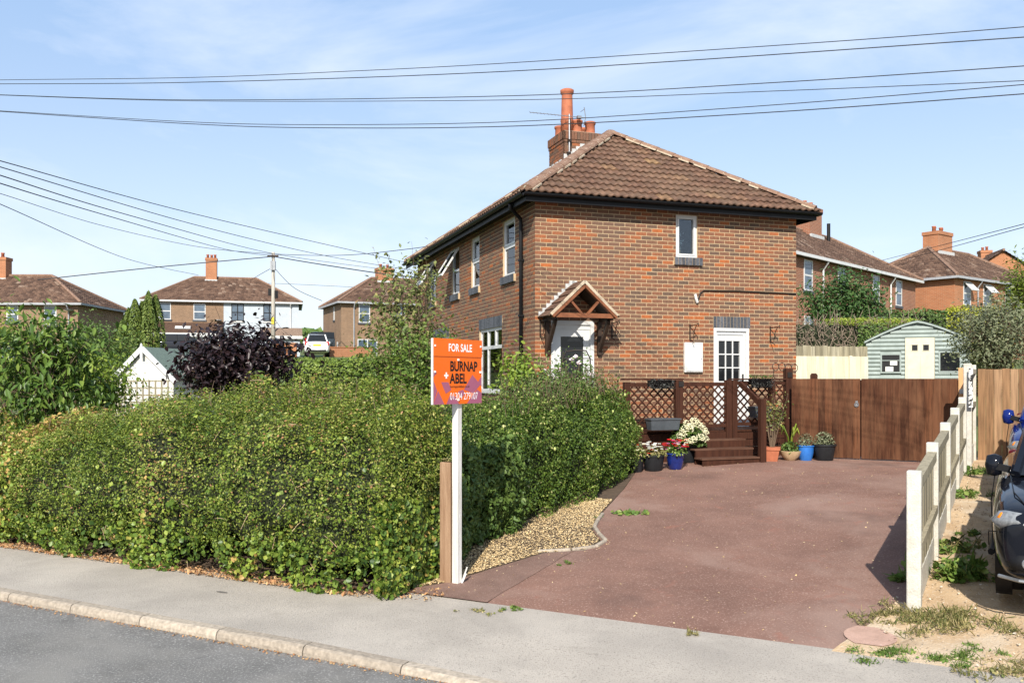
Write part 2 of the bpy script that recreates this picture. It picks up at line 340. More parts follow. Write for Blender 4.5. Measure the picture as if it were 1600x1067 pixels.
props(chips('wood_chips', M['chip'], 15000, chip_pos, (.006, .015)), 'pale wood chips strewn on the bed beside the side hedge', 'wood chips')
def dead_pos():
    m = random.uniform(-9, 3.9); n = 1.50+abs(random.gauss(0, .14))-(.08 if m < 3.3 else 0)
    if m > 3.2: n += random.random()*.6
    X, Y = xy(m, n); return (X, Y, .012+random.random()*.012)
props(chips('fallen_leaves', M['dead'], 5000, dead_pos, (.008, .024), flat=.5), 'brown fallen leaves along the foot of the long hedge', 'fallen leaves')
def gut_pos():
    m = random.uniform(-8, 6); X, Y = xy(m, -.015-abs(random.gauss(0, .03))); return (X, Y, -.07)
props(chips('gutter_litter', M['dead'], 1500, gut_pos, (.005, .014)), 'dry leaf litter and grit lying in the road gutter along the kerb', 'leaf litter')
def grit_pos():
    m = random.uniform(3.6, 7.9); n = random.uniform(1.8, 10.5)
    if m < dleft(n): m = dleft(n)+.1
    X, Y = xy(m, n); return (X, Y, G(X, Y)+.008)
props(chips('loose_grit', M['chip'], 420, grit_pos, (.005, .016)), 'pale loose grit scattered over the red driveway', 'grit')
def sand_pos():
    m = random.uniform(7.7, 11.5); n = random.uniform(1.8, 11); X, Y = xy(m, n); return (X, Y, G(X, Y)+.025)
props(chips('ground_litter', rnd_mat('litter', [(0,(.16,.11,.07)),(.4,(.34,.24,.15)),(.8,(.55,.45,.33)),(1,(.66,.60,.52))], 'attr', bump=0), 5200, sand_pos, (.005, .018), flat=.4), 'bits of gravel and dry leaf on the sandy parking strip', 'gravel')
# stone edging round the bulge of the bed
ed = empty('bed_edging', (*xy(4.5, 4.1), GM(4.5, 4.1)), label='pale stone edging curving round the wood chip bed by the driveway', cat='edging')
epts = [(3.62,4.02),(3.82,4.35),(4.05,4.55),(4.35,4.55),(4.62,4.36),(4.95,4.16),(5.3,4.06),(5.7,3.97)]
for (n0, ma), (n1, mb_) in zip(epts, epts[1:]):
    b = MB(); p = Vector((*xy(ma, n0), GM(ma, n0)+.02)); q = Vector((*xy(mb_, n1), GM(mb_, n1)+.02)); d = (q-p)*.02
    b.beam(p+d-Vector((0,0,.018)), q-d-Vector((0,0,.018)), .05, .06); o = b.build('edging_stone', M['kerb'], ed, bevel=.015); o.matrix_parent_inverse = Matrix.Translation(-ed.location)

# ------------------------------------------------------------ the brick house
HO = Vector((.42, 16.4, 0)); HRZ = math.atan2(.317, .948)
house = empty('brick_house', HO, HRZ, 'red brick semi-detached house with brown tiled hip roof behind the hedge and driveway', 'house')
def HL(x, y, z=0):                                  # house coordinates -> the place
    c, s = math.cos(HRZ), math.sin(HRZ); return Vector((HO.x+x*c-y*s, HO.y+x*s+y*c, z))
LX, LY, ZT = 5.64, 9.9, 5.40
CZ = .075
sn = lambda z: round(z/CZ)*CZ
def wb(pl, m, a0, a1, d0, d1, z0, z1):               # a box on the side wall ('s') or the front wall ('f'); d<0 is outward
    return m.box(a0, a1, d0, d1, z0, z1) if pl == 's' else m.box(d0, d1, a0, a1, z0, z1)
holes = {'s': [(2.90,3.37,sn(4.46),sn(5.25)), (3.73,4.53,sn(1.05),sn(3.07)), (.316,1.174,sn(1.05),sn(3.12))],
         'f': [(1.15,1.90,sn(4.09),sn(5.25)), (3.60,4.25,sn(4.09),sn(5.25)), (5.30,6.02,sn(4.09),sn(5.25)), (7.68,8.38,sn(4.09),sn(5.25)), (1.98,3.60,sn(1.8),sn(3.15)), (6.3,7.9,sn(1.8),sn(3.15))]}
solid = {'s': [(3.72,4.56,sn(3.07),sn(3.07)+3*CZ), (2.85,3.46,sn(4.46)-2*CZ,sn(4.46))],
         'f': [(1.95,3.63,sn(3.15),sn(3.15)+3*CZ), (6.27,7.93,sn(3.15),sn(3.15)+3*CZ)]+[(a-.06,b+.06,sn(4.09)-2*CZ,sn(4.09)) for a, b in ((1.15,1.9),(3.6,4.25),(5.3,6.02),(7.68,8.38))]}
def wall_core(pl, length, z0, z1):
    m = MB(); hs = holes[pl]; av = sorted({.0035, length-.0035, *[h[0] for h in hs], *[h[1] for h in hs]}); zv = sorted({z0, z1, *[h[2] for h in hs], *[h[3] for h in hs]})
    def P(a, d, z): return (a, d, z) if pl == 's' else (d, a, z)
    for a0, a1 in zip(av, av[1:]):
        for b0, b1 in zip(zv, zv[1:]):
            if any(h[0] <= a0 and a1 <= h[1] and h[2] <= b0 and b1 <= h[3] for h in hs): continue
            m.add([P(a0,.0035,b0),P(a1,.0035,b0),P(a1,.0035,b1),P(a0,.0035,b1)], [(0,1,2,3)])
    for a0, a1, b0, b1 in hs:
        q = [(a0,b0),(a1,b0),(a1,b1),(a0,b1)]
        for (u0,w0),(u1,w1) in zip(q, q[1:]+q[:1]): m.add([P(u0,.0036,w0),P(u1,.0036,w1),P(u1,.25,w1),P(u0,.25,w0)], [(0,1,2,3)])
    return m.build('wall', M['mortar'], house, fix=False)
core = {'s': wall_core('s', LX, .2, ZT), 'f': wall_core('f', LY, .2, ZT)}
one('wall', M['mortar'], house, lambda m: (m.box(.26, LX-.008, LY-.2, LY, .2, ZT), m.box(LX-.2, LX-.008, .26, LY-.21, .2, ZT), m.box(.26, LX-.21, .26, LY-.21, 2.9, 3.0), m.box(2.7, 2.8, .27, LY-.22, .2, ZT-.01)))
def brick_rows(pl, length, z0, z1, step=.2275):
    out_ = []; r = 0; z = sn(z0)
    while z < z1-.01:
        off = 0 if r % 2 == 0 else -step/2
        ex = [(h[0], h[1]) for h in holes[pl]+solid[pl] if h[2]-.001 <= z and z+CZ <= h[3]+.001]
        a = off
        while a < length:
            s0, s1 = max(a, 0), min(a+step-.012, length); segs = [(s0, s1)]
            for e0, e1 in ex:
                ns2 = []
                for u0, u1 in segs:
                    if u1 <= e0 or u0 >= e1: ns2.append((u0, u1)); continue
                    if u0 < e0-.02: ns2.append((u0, e0-.004))
                    if u1 > e1+.02: ns2.append((e1+.004, u1))
                segs = ns2
            for u0, u1 in segs:
                if u1-u0 > .025: out_.append((u0, u1, z+.007, z+CZ-.007, abs(u1-u0-(step-.012)) < .002))
            a += step
        r += 1; z += CZ
    return out_
def brick5(m, pl, a0, a1, z0, z1):
    d = -random.uniform(0, .001)
    q = [(a0,z0),(a1,z0),(a1,z1),(a0,z1)]
    P = (lambda a, dd, z: (a, dd, z)) if pl == 's' else (lambda a, dd, z: (dd, a, z))
    fr = [P(a, d, z) for a, z in q]; bk = [P(a, .005, z) for a, z in q]
    fs = [(0,1,2,3),(0,4,5,1),(1,5,6,2),(2,6,7,3),(3,7,4,0)]
    if pl == 'f': fs = [f[::-1] for f in fs]
    m.add(fr+bk, fs)
full = MB(); brick5(full, 's', 0, .2155, 0, .061)
fme = bpy.data.meshes.new('brick'); fme.from_pydata(full.v, [], full.f); fme.materials.append(M['brick_i'])
for pl, ln in (('s', LX), ('f', LY)):
    rows = brick_rows(pl, ln, .75, ZT-.03)
    singles = set()
    if pl == 's':
        cand = sorted((b for b in rows if b[4] and b[2] > 2.1), key=lambda b: (HL(b[0], 0, b[2])-cam.location).length)[:300]
        singles = set(cand)
    m = MB()
    for b in rows:
        if b in singles:
            o = link('brick', fme, core['s']); o.location = (b[0], 0, b[2])
        else: brick5(m, pl, *b[:4])
    o = m.build('brick', M['brick_s'], core[pl], fix=False); o['kind'] = 'stuff'
for pl, hs in solid.items():                         # soldier lintels and brick-on-edge sills in blue brick
    for a0, a1, z0, z1 in hs:
        sill = z1-z0 < .2; k = max(3, round((a1-a0)/(.075))); par = one('sill' if sill else 'lintel', M['mortar'], house, lambda m: wb(pl, m, a0+.003, a1-.003, -.045 if sill else -.001, .05, z0+.004, z1-.004))
        for i in range(k):
            one('lintel_brick' if not sill else 'sill_brick', M['blue_brick'], par, lambda m: wb(pl, m, a0+(a1-a0)*i/k+.004, a0+(a1-a0)*(i+1)/k-.004, -.052 if sill else -.006, .04, z0+.001, z1-.001))
# windows and doors
def frame(m, pl, a0, a1, z0, z1, t=.055, d0=.03, d1=.09):
    wb(pl, m, a0, a0+t, d0, d1, z0, z1); wb(pl, m, a1-t, a1, d0, d1, z0, z1); wb(pl, m, a0+t, a1-t, d0, d1, z0, z0+t); wb(pl, m, a0+t, a1-t, d0, d1, z1-t, z1)
def pane(parent, pl, a0, a1, z0, z1, d=.06, material=None):
    return one('pane', material or M['glass'], parent, lambda m: wb(pl, m, a0, a1, d-.003, d+.003, z0, z1))
def curtain(parent, pl, a0, a1, z0, z1, d=.14):
    vs = []; k = max(6, int((a1-a0)/.025))
    for i in range(k+1):
        a = a0+(a1-a0)*i/k; dd = d+.012*math.sin(i*1.7)
        for z in (z0, z1): vs.append((a, dd, z) if pl == 's' else (dd, a, z))
    m = MB(); m.add(vs, [(2*i, 2*i+2, 2*i+3, 2*i+1) for i in range(k)]); return m.build('curtain', M['curtain'], parent, smooth=True, fix=False)
for i, h in enumerate(holes['f'][:4]):
    a0, a1, z0, z1 = h; mid = z0+(z1-z0)*.52; opn = i >= 2
    m = MB(); frame(m, 'f', a0, a1, z0, z1); wb('f', m, a0+.055, a1-.055, .032, .088, mid-.03, mid+.03)
    if not opn: frame(m, 'f', a0+.057, a1-.057, mid+.032, z1-.057, .035, .02, .085)
    wn = m.build('window', M['white'], house)
    pane(wn, 'f', a0+.055, a1-.055, z0+.055, mid-.03); curtain(wn, 'f', a0+.03, a1-.03, z0, mid+(.25 if i % 2 else 0))
    if not opn: pane(wn, 'f', a0+.09, a1-.09, mid+.06, z1-.09)
    else:                                            # top-hung sash pushed open
        sh = z1-mid-.06; ang = R(32); sa = MB(); sa.box(-.02, .02, a0+.03, a0+.075, -sh-.3, 0); sa.box(-.02, .02, a1-.075, a1-.03, -sh-.3, 0); sa.box(-.02, .02, a0+.075, a1-.075, -.045, 0); sa.box(-.02, .02, a0+.075, a1-.075, -sh-.3, -sh-.255)
        so = sa.build('open_sash', M['white'], wn); so.location = (-.01, 0, z1-.05); so.rotation_euler = (0, ang, 0)
        po = one('pane', M['glass'], wn, lambda m: m.box(-.003, .003, a0+.075, a1-.075, -sh-.255, -.045)); po.location = so.location; po.rotation_euler = so.rotation_euler
for h in holes['f'][4:]:
    a0, a1, z0, z1 = h; tz = z0+(z1-z0)*.70; m = MB(); frame(m, 'f', a0, a1, z0, z1, .06); wb('f', m, a0+.06, a1-.06, .03, .09, tz-.035, tz+.035)
    th = (a1-a0)/3
    for k in (1, 2): wb('f', m, a0+th*k-.03, a0+th*k+.03, .031, .089, tz+.035, z1-.06)
    wb('f', m, a0+th*2-.03, a0+th*2+.03, .031, .089, z0+.06, tz-.035)
    wb('f', m, a0-.02, a1+.02, -.04, .1, z0-.03, z0)
    wn = m.build('window', M['white'], house)
    for k in range(3): pane(wn, 'f', a0+th*k+.045, a0+th*(k+1)-.045, tz+.035, z1-.06)
    pane(wn, 'f', a0+.06, a0+th*2-.03, z0+.06, tz-.035); pane(wn, 'f', a0+th*2+.03, a1-.06, z0+.06, tz-.035)
    curtain(wn, 'f', a0, a0+.35, z0, z1, .2); curtain(wn, 'f', a1-.35, a1, z0, z1, .2); curtain(wn, 'f', a0, a1, z0, z0+.5, .24)
a0, a1, z0, z1 = holes['s'][0]
m = MB(); frame(m, 's', a0, a1, z0, z1, .05); frame(m, 's', a0+.045, a1-.045, z0+.045, z1-.045, .03, .015, .085); wb('s', m, a0-.01, a1+.01, -.03, .1, z0-.02, z0+.002)
wn = m.build('window', M['white'], house, ); pane(wn, 's', a0+.075, a1-.075, z0+.075, z1-.075)
vz = empty('flower_vase', HL(3.06, .17, z0), HRZ, 'yellow vase of white flowers behind the small upstairs side window', 'vase')
one('vase', mat('yellow_vase', (.65,.5,.12)), vz, lambda m: m.lathe([(.02,0),(.04,.03),(.035,.12),(.018,.2),(.022,.22)], 12), smooth=True)
m = MB()
for k in range(46):
    p = Vector((random.gauss(0,.07), random.gauss(0,.03), .34+random.gauss(0,.08))); q = p+Vector((random.gauss(0,.02), random.gauss(0,.02), random.gauss(.01,.02)))
    m.beam(p, q+Vector((.015,0,.01)), .03, .008)
m.build('blossom', mat('white_blossom', (.75,.78,.74), (.35,.5,.4), scale=20), vz)
# front door with canopy
a0, a1, z0, z1 = holes['s'][2]
m = MB(); frame(m, 's', a0, a1, z0, z1, .07, -.01, .09); wb('s', m, a0+.07, a1-.07, .02, .08, z1-.16, z1-.07)
dr = m.build('front_door', M['white'], house)
lf = MB(); frame(lf, 's', a0+.072, a1-.072, z0+.02, z1-.162, .13, .03, .075); wb('s', lf, a0+.2, a1-.2, .035, .07, z0+.15, z0+.75)
lf.build('door_leaf', M['white'], dr); pane(dr, 's', a0+.2, a1-.2, z0+.75, z1-.29, .05, M['darkglass'])
a0, a1, z0, z1 = holes['s'][1]
m = MB(); frame(m, 's', a0, a1, z0, z1, .06, -.005, .09); dr2 = m.build('back_door', M['white'], house)
g0, g1, h0, h1 = a0+.13, a1-.21+.02, z0+.98, z1-.25
lf = MB(); wb('s', lf, a0+.062, g0, .03, .075, z0+.02, z1-.062); wb('s', lf, g1, a1-.062, .03, .075, z0+.02, z1-.062); wb('s', lf, g0, g1, .03, .075, z0+.02, h0); wb('s', lf, g0, g1, .03, .075, h1, z1-.062)
wb('s', lf, a0+.1, a1-.12, .012, .03, z1-.13, z1-.105)
for k in (1, 2):
    wb('s', lf, g0+(g1-g0)*k/3-.011, g0+(g1-g0)*k/3+.011, .032, .074, h0, h1)
    wb('s', lf, g0, g1, .033, .073, h0+(h1-h0)*k/3-.011, h0+(h1-h0)*k/3+.011)
lfo = lf.build('door_leaf', M['white'], dr2)
for i in range(3):
    for j in range(3): pane(dr2, 's', g0+(g1-g0)*i/3+.012, g0+(g1-g0)*(i+1)/3-.012, h0+(h1-h0)*j/3+.012, h0+(h1-h0)*(j+1)/3-.012, .055, M['darkglass'])
one('door_handle', M['black'], dr2, lambda m: (m.box(a1-.14, a1-.12, .0, .03, z0+.92, z0+1.12), m.box(a1-.24, a1-.12, -.02, .0, z0+1.0, z0+1.02)))
# gabled canopy over the front door
cn = one('door_canopy', M['canopy'], house, lambda m: None) if False else None
CS, CW, CD, CE, CA = .745, .62, .56, 3.20, 3.76
def canopy():
    m = MB(); y = -CD
    for s in (-1, 1): m.beam((CS+s*CW, y, CE-.02), (CS, y, CA-.02), .045, .10, (0,-1,0))     # barge boards
    m.box(CS-CW+.06, CS+CW-.06, y-.02, y+.025, CE-.03, CE+.05)
    for s in (-1, 1): m.beam((CS+s*.05, y+.004, CE+.03), (CS+s*.28, y+.004, CE+.28), .04, .06, (0,-1,0))
    root = m.build('door_canopy', M['canopy'], house)
    one('bargeboard_edge', M['bedding'], root, lambda m: [m.beam((CS+s*(CW+.03), y-.012, CE+.02), (CS, y-.012, CA+.065), .05, .022, (0,-1,0)) for s in (-1, 1)])
    for s in (-1, 1):                                # tiles, course by course
        for r in range(5):
            f0, f1 = r/5, (r+1)/5
            for c in range(3):
                y0, y1 = y-.02+(CD+.02)*c/3, y-.02+(CD+.02)*(c+1)/3-.006
                def P(f, lift, yy): x = CS+s*(CW+.05)*(1-f); z = CE-.03+(CA+.08-CE)*f; return (x+s*lift*.7, yy, z+lift*.7)
                b = MB(); b.add([P(f0,.05,y0),P(f1+.03,.025,y0),P(f1+.03,.025,y1),P(f0,.05,y1),P(f0,.028,y0),P(f1+.03,.01,y0),P(f1+.03,.01,y1),P(f0,.028,y1)], [(0,1,2,3),(4,7,6,5),(0,4,5,1),(1,5,6,2),(2,6,7,3),(3,7,4,0)])
                b.build('canopy_tile', M['tile_i'], root)
        one('rafter', M['darkwood'], root, lambda m: m.box(CS+s*(CW-.06)-.03, CS+s*(CW-.06)+.03, y+.03, -.005, CE-.06, CE+.0))
        one('bracket', M['darkwood'], root, lambda m: (m.box(CS+s*(CW-.1)-.035, CS+s*(CW-.1)+.035, -.075, -.005, CE-.68, CE-.06), m.beam((CS+s*(CW-.1), -.06, CE-.60), (CS+s*(CW-.1), y+.10, CE-.06), .06, .07)))
    fl = MB()                                        # stepped lead flashing against the wall
    for s in (-1, 1):
        for k in range(9):
            f = k/9; x = CS+s*(CW+.06)*(1-f); z = CE+(CA+.09-CE)*f; w2 = (CW+.1)/9
            fl.box(min(x, x-s*w2*1.25), max(x, x-s*w2*1.25), -.022-.002*k, -.004, z, z+.10+.03*random.random())
    fl.build('lead_flashing', M['lead'], root)
    one('canopy_soffit', M['darkwood'], root, lambda m: m.add([(CS-CW,y+.05,CE-.0),(CS,y+.05,CA-.04),(CS,-.006,CA-.04),(CS-CW,-.006,CE),(CS+CW,y+.05,CE),(CS+CW,-.006,CE)], [(0,1,2,3),(1,4,5,2)]))
canopy()
# roof: tiles laid course by course on the slope towards the drive, and the other slopes
OV, ZE = .30, 5.42; RUN = LX/2+OV; RISE = 2.07; PIT = math.atan2(RISE, RUN); SL = math.hypot(RUN, RISE)
roof = one('roof', M['darkwood'], house, lambda m: m.add([(-OV,-OV,ZE-.03),(LX+OV,-OV,ZE-.03),(LX+OV,LY+OV,ZE-.03),(-OV,LY+OV,ZE-.03),(LX/2,LX/2,ZE+RISE-.03),(LX/2,LY-LX/2,ZE+RISE-.03)],
          [(0,1,4),(1,2,5,4),(2,3,5),(3,0,4,5)]))
TW, TG = .30, SL/13
def tile_grid():
    us = [i/10*TW for i in range(11)]; vs = []; fs = []
    def prof(u): return .030*(.5-.5*math.cos(2*math.pi*u/(TW/2)))**1.4
    for v, l in ((0,.030),(0,.046),(TG*1.12,.012)):
        for k, u in enumerate(us): vs.append((u, v, prof(u)*(1.0) + (l if not (v == 0 and l == .030) else .022)))
    n = len(us)
    for j in range(2):
        for i in range(n-1): fs.append((j*n+i, j*n+i+1, (j+1)*n+i+1, (j+1)*n+i))
    return vs, fs
TV, TF = tile_grid()
tme = bpy.data.meshes.new('roof_tile'); tme.from_pydata(TV, [], TF); tme.materials.append(M['tile_i'])
def slope_tiles(org, udir, width, tri_l, tri_r, single):
    """tiles on a slope starting at eave corner org; udir along the eave, inward/up normal from it"""
    u = Vector(udir); inn = Vector((-u.y, u.x, 0)); up = inn*math.cos(PIT)+Vector((0,0,math.sin(PIT))); nrm = u.cross(up)
    Mx = Matrix((( u.x, up.x, nrm.x, org[0]), (u.y, up.y, nrm.y, org[1]), (u.z, up.z, nrm.z, org[2]), (0,0,0,1)))
    big = MB(); kx = math.cos(PIT)
    for r in range(13):
        v = r*TG; c = -1
        while c*TW < width+TW:
            x0 = c*TW+(.0 if r % 2 else .0); lo_, hi_ = v*kx*tri_l, width-v*kx*tri_r; lo2, hi2 = (v+TG)*kx*tri_l, width-(v+TG)*kx*tri_r
            c += 1
            if x0+TW <= lo_+.02 or x0 >= hi_-.02: continue
            jit = random.uniform(-.004, .004); inside = x0 >= lo2 and x0+TW <= hi2
            if inside:
                if single:
                    o = link('roof_tile', tme, roof); o.matrix_local = Mx @ Matrix.Translation((x0, v-.03, jit)); continue
                big.add([Mx @ Vector((a+x0, b+v-.03, d+jit)) for a, b, d in TV], TF)
            else:                                    # cut along the hip
                bm = bmesh.new(); vv = [bm.verts.new((a+x0, b+v-.03, d+jit)) for a, b, d in TV]
                for f in TF: bm.faces.new([vv[i] for i in f])
                for side, on in ((1, tri_l), (-1, tri_r)):
                    if not on: continue
                    P0 = Vector((0,0,0)) if side == 1 else Vector((width,0,0)); nv = Vector((-1, kx, 0)) if side == 1 else Vector((1, kx, 0))
                    bmesh.ops.bisect_plane(bm, geom=bm.verts[:]+bm.edges[:]+bm.faces[:], plane_co=P0, plane_no=nv, clear_outer=True)
                if len(bm.faces):
                    if single:
                        mm = bpy.data.meshes.new('roof_tile'); bm.to_mesh(mm); mm.materials.append(M['tile_i']); o = link('roof_tile', mm, roof); o.matrix_local = Mx
                    else:
                        bm.verts.index_update(); big.add([Mx @ w_.co for w_ in bm.verts], [[w_.index for w_ in f.verts] for f in bm.faces])
                bm.free()
    if not single:
        o = big.build('roof_tile', M['tile_s'], roof, fix=False); o['kind'] = 'stuff'
e = OV; WS = LX+2*e; WF = LY+2*e
slope_tiles((-e,-e,ZE), (1,0,0), WS, 1, 1, True)
slope_tiles((-e,LY+e,ZE), (0,-1,0), WF, 1, 1, False)
slope_tiles((LX+e,-e,ZE), (0,1,0), WF, 1, 1, False)
def cap_run(p, q, k, w=.13, name='hip_tile'):
    p = Vector(p); q = Vector(q); d = (q-p).normalized(); a = d.cross(Vector((0,0,1))).normalized(); b = a.cross(d)
    for i in range(k):
        s = p+(q-p)*(i/k); t = p+(q-p)*((i+1)/k)+d*.02; m = MB(); vs = []
        for pt, rr in ((s, 1.06), (t, .96)):
            for j in range(9):
                th = math.pi*j/8; vs.append(pt+(a*math.cos(th)*w+b*(math.sin(th)*w*.62))*rr)
        m.add(vs, [(j, j+1, 10+j, 9+j) for j in range(8)]+[tuple(range(9))]); o = m.build(name, M['hip'], roof, fix=False)
        if i % 3 == 0 or random.random() < .35:
            [one('mortar_bedding', M['bedding'], roof, lambda m: m.beam(s+a*sg*w*1.05-b*.012, s+(t-s)*random.uniform(.5,.9)+a*sg*w*1.05-b*.012, .035, .03, b)) for sg in (-1, 1)]
apx = (LX/2, LX/2, ZE+RISE+.05)
apx2 = (LX/2, LY-LX/2, ZE+RISE+.05)
cap_run((-e+.04,-e+.04,ZE+.055), apx, 12); cap_run((LX+e-.04,-e+.04,ZE+.055), apx, 12); cap_run(apx, apx2, 11, name='ridge_tile')
cap_run((-e+.04,LY+e-.04,ZE+.055), apx2, 12); cap_run((LX+e-.04,LY+e-.04,ZE+.055), apx2, 12)
# eaves: soffit, fascia, gutters, downpipe
one('soffit', M['black'], house, lambda m: (m.box(-e+.04, LX+e-.04, -e+.04, .006, ZT-.035, ZT-.015), m.box(-e+.04, .004, .008, LY+e-.04, ZT-.036, ZT-.016), m.box(LX-.004, LX+e-.04, .008, LY+e-.04, ZT-.036, ZT-.016)))
one('fascia', M['black'], house, lambda m: (m.box(-e+.02, LX+e-.02, -e+.02, -e+.04, ZT-.14, ZT+.02), m.box(-e+.02, -e+.04, -e+.041, LY+e-.02, ZT-.14, ZT+.02), m.box(LX+e-.04, LX+e-.02, -e+.041, LY+e-.02, ZT-.14, ZT+.02)))
def gutter(m, p, q):
    p = Vector(p); q = Vector(q); d = (q-p).normalized(); a = d.cross(Vector((0,0,1))); vs = []
    for pt in (p, q):
        for j in range(9):
            th = math.pi+math.pi*j/8; vs.append(pt+a*math.cos(th)*.056+Vector((0,0,math.sin(th)*.056)))
        for j in range(9):
            th = 2*math.pi-math.pi*j/8; vs.append(pt+a*math.cos(th)*.051+Vector((0,0,math.sin(th)*.051+.001)))
    m.add(vs, [(j, (j+1) % 18, 18+(j+1) % 18, 18+j) for j in range(18)]+[tuple(range(18)), tuple(range(18, 36))])
for pq in (((-e-.04,-e-.04,ZT),(LX+e+.04,-e-.04,ZT)), ((-e-.04,LY+e,ZT-.001),(-e-.04,-e-.03,ZT-.001)), ((LX+e+.04,-e-.03,ZT-.001),(LX+e+.04,LY+e,ZT-.001))):
    one('gutter', M['black'], house, lambda m: gutter(m, *pq))
one('downpipe', M['black'], house, lambda m: m.tube([(-e-.03,.45,ZT-.06),(-e+.0,.5,ZT-.14),(-.06,.63,ZT-.30),(-.055,.63,ZT-.42),(-.055,.63,.7)], .036, 10), smooth=True)
for z in (4.3, 3.25, 2.2): one('pipe_clip', M['black'], house, lambda m: m.box(-.1, .0, .585, .675, z, z+.04))
for (x, y) in ((-e+.05,-e+.05), (LX+e-.03,-e+.05)): one('roof_finial', M['metal'], house, lambda m: m.tube([(x,y,ZE+.02),(x,y,ZE+.13),(x+.03,y,ZE+.17)], .006, 5))
# chimney
CY = LY/2; CX = LX/2
chm = one('chimney', M['mortar'], house, lambda m: m.box(CX-.462, CX+.462, CY-.477, CY+.477, 6.3, 7.99))
def chim_bricks():
    m = MB(); z = 6.3; r = 0
    while z < 7.93:
        pro = .03 if z > 7.73 else (.015 if z > 7.66 else 0)
        hw, hd = .47+pro, .485+pro
        top = z > 7.76
        hgt = CZ if not top else .2
        st = .2275 if not top else .075
        for sgn, ln, fixd in (('s-', hw, hd), ('f-', hd, hw), ('f+', hd, hw)):
            a = -ln-(st/2 if r % 2 and not top else 0)
            while a < ln-.01:
                b0, b1 = max(a, -ln), min(a+st-.010, ln)
                if b1-b0 > .02:
                    d0, d1 = -fixd, -fixd+.03+pro
                    if sgn == 's-': m.box(CX+b0, CX+b1, CY+d0, CY+d1, z+.005, z+hgt-.005)
                    elif sgn == 'f-': m.box(CX+d0, CX+d1, CY+b0, CY+b1, z+.005, z+hgt-.005)
                    else: m.box(CX-d1, CX-d0, CY+b0, CY+b1, z+.005, z+hgt-.005)
                a += st
        z += hgt; r += 1
    o = m.build('chimney_brick', M['brick_s'], chm, fix=False); o['kind'] = 'stuff'
chim_bricks()
one('chimney_cap', M['bedding'], chm, lambda m: m.prism([(CX-.44,CY-.45),(CX+.44,CY-.45),(CX+.44,CY+.45),(CX-.44,CY+.45)], 'z', 7.96, 8.02))
PP = [(.14,0),(.15,.02),(.135,.05),(.128,.24),(.15,.26),(.155,.31),(.13,.32),(.11,.30)]
for x, y, s in ((-.05,-.3,1),(.3,-.28,1),(-.28,.25,.95),(.02,.3,.95),(.32,.28,1)):
    one('chimney_pot', M['pot'], chm, lambda m: m.lathe([(r*s*.92, z*s) for r, z in PP], 16, (CX+x, CY+y, 8.0)), smooth=True)
one('chimney_pot', M['pot'], chm, lambda m: m.lathe([(.155,0),(.15,.25),(.16,.27),(.16,.31),(.145,.34),(.13,.9),(.125,.92),(.16,.95),(.165,1.03),(.13,1.05),(.10,1.03)], 18, (CX-.30, CY-.28, 8.0)), smooth=True)
fl = MB()
for k in range(9):                                   # stepped lead flashing where the stack meets the front slope
    y = CY-.49; x = CX-.47+.94*k/9; zz = ZE+(x+OV)*RISE/RUN
    if x < CX: fl.box(x, x+.12, y-.02, y+.005, zz-.02, zz+.26)
for k in range(8):
    yy = CY-.49+.98*k/8; fl.box(CX-.497, CX-.468, yy, yy+.13, ZE+(CX-.49+OV)*RISE/RUN-.03, ZE+(CX-.49+OV)*RISE/RUN+.14+.03*(k % 2))
fl.add([(CX-.62,CY-.5,ZE+(CX-.62+OV)*RISE/RUN+.07),(CX-.47,CY-.5,ZE+(CX-.47+OV)*RISE/RUN+.08),(CX-.47,CY+.5,ZE+(CX-.47+OV)*RISE/RUN+.08),(CX-.62,CY+.5,ZE+(CX-.62+OV)*RISE/RUN+.07)], [(0,1,2,3)])
fl.build('lead_flashing', M['lead'], chm, fix=False)
ae = empty('television_aerial', HL(CX-.35, CY-.55, 7.3), HRZ, 'thin metal television aerial on a mast strapped to the chimney', 'aerial')
def aerial():
    m = MB(); m.tube([(0,0,0),(0,0,1.08)], .018, 8); m.build('mast', M['metal'], ae)
    b = MB(); b.tube([(-1.0,0,1.03),(.42,0,1.03)], .009, 6)
    for k in range(13): x = -1.0+k*.09; b.tube([(x,-.03,1.0),(x,.03,1.06)], .005, 5)
    b.tube([(.36,0,.83),(.42,0,1.03),(.38,0,1.28)], .012, 5); b.tube([(.36,-.12,.90),(.36,.12,.90)], .006, 5); b.tube([(.34,-.12,1.2),(.34,.12,1.2)], .006, 5)
    b.box(.2,.3,-.04,.04,.99,1.06); b.build('boom', M['metal'], ae)
    one('bracket', M['iron'], ae, lambda m: (m.box(-.03,.05,-.03,.09,.42,.48), m.box(-.05,.03,-.03,.09,.12,.18), m.tube([(.02,-.02,.98),(.03,-.03,.75),(.06,.02,.5),(.05,.05,0)], .008, 5)))
aerial()
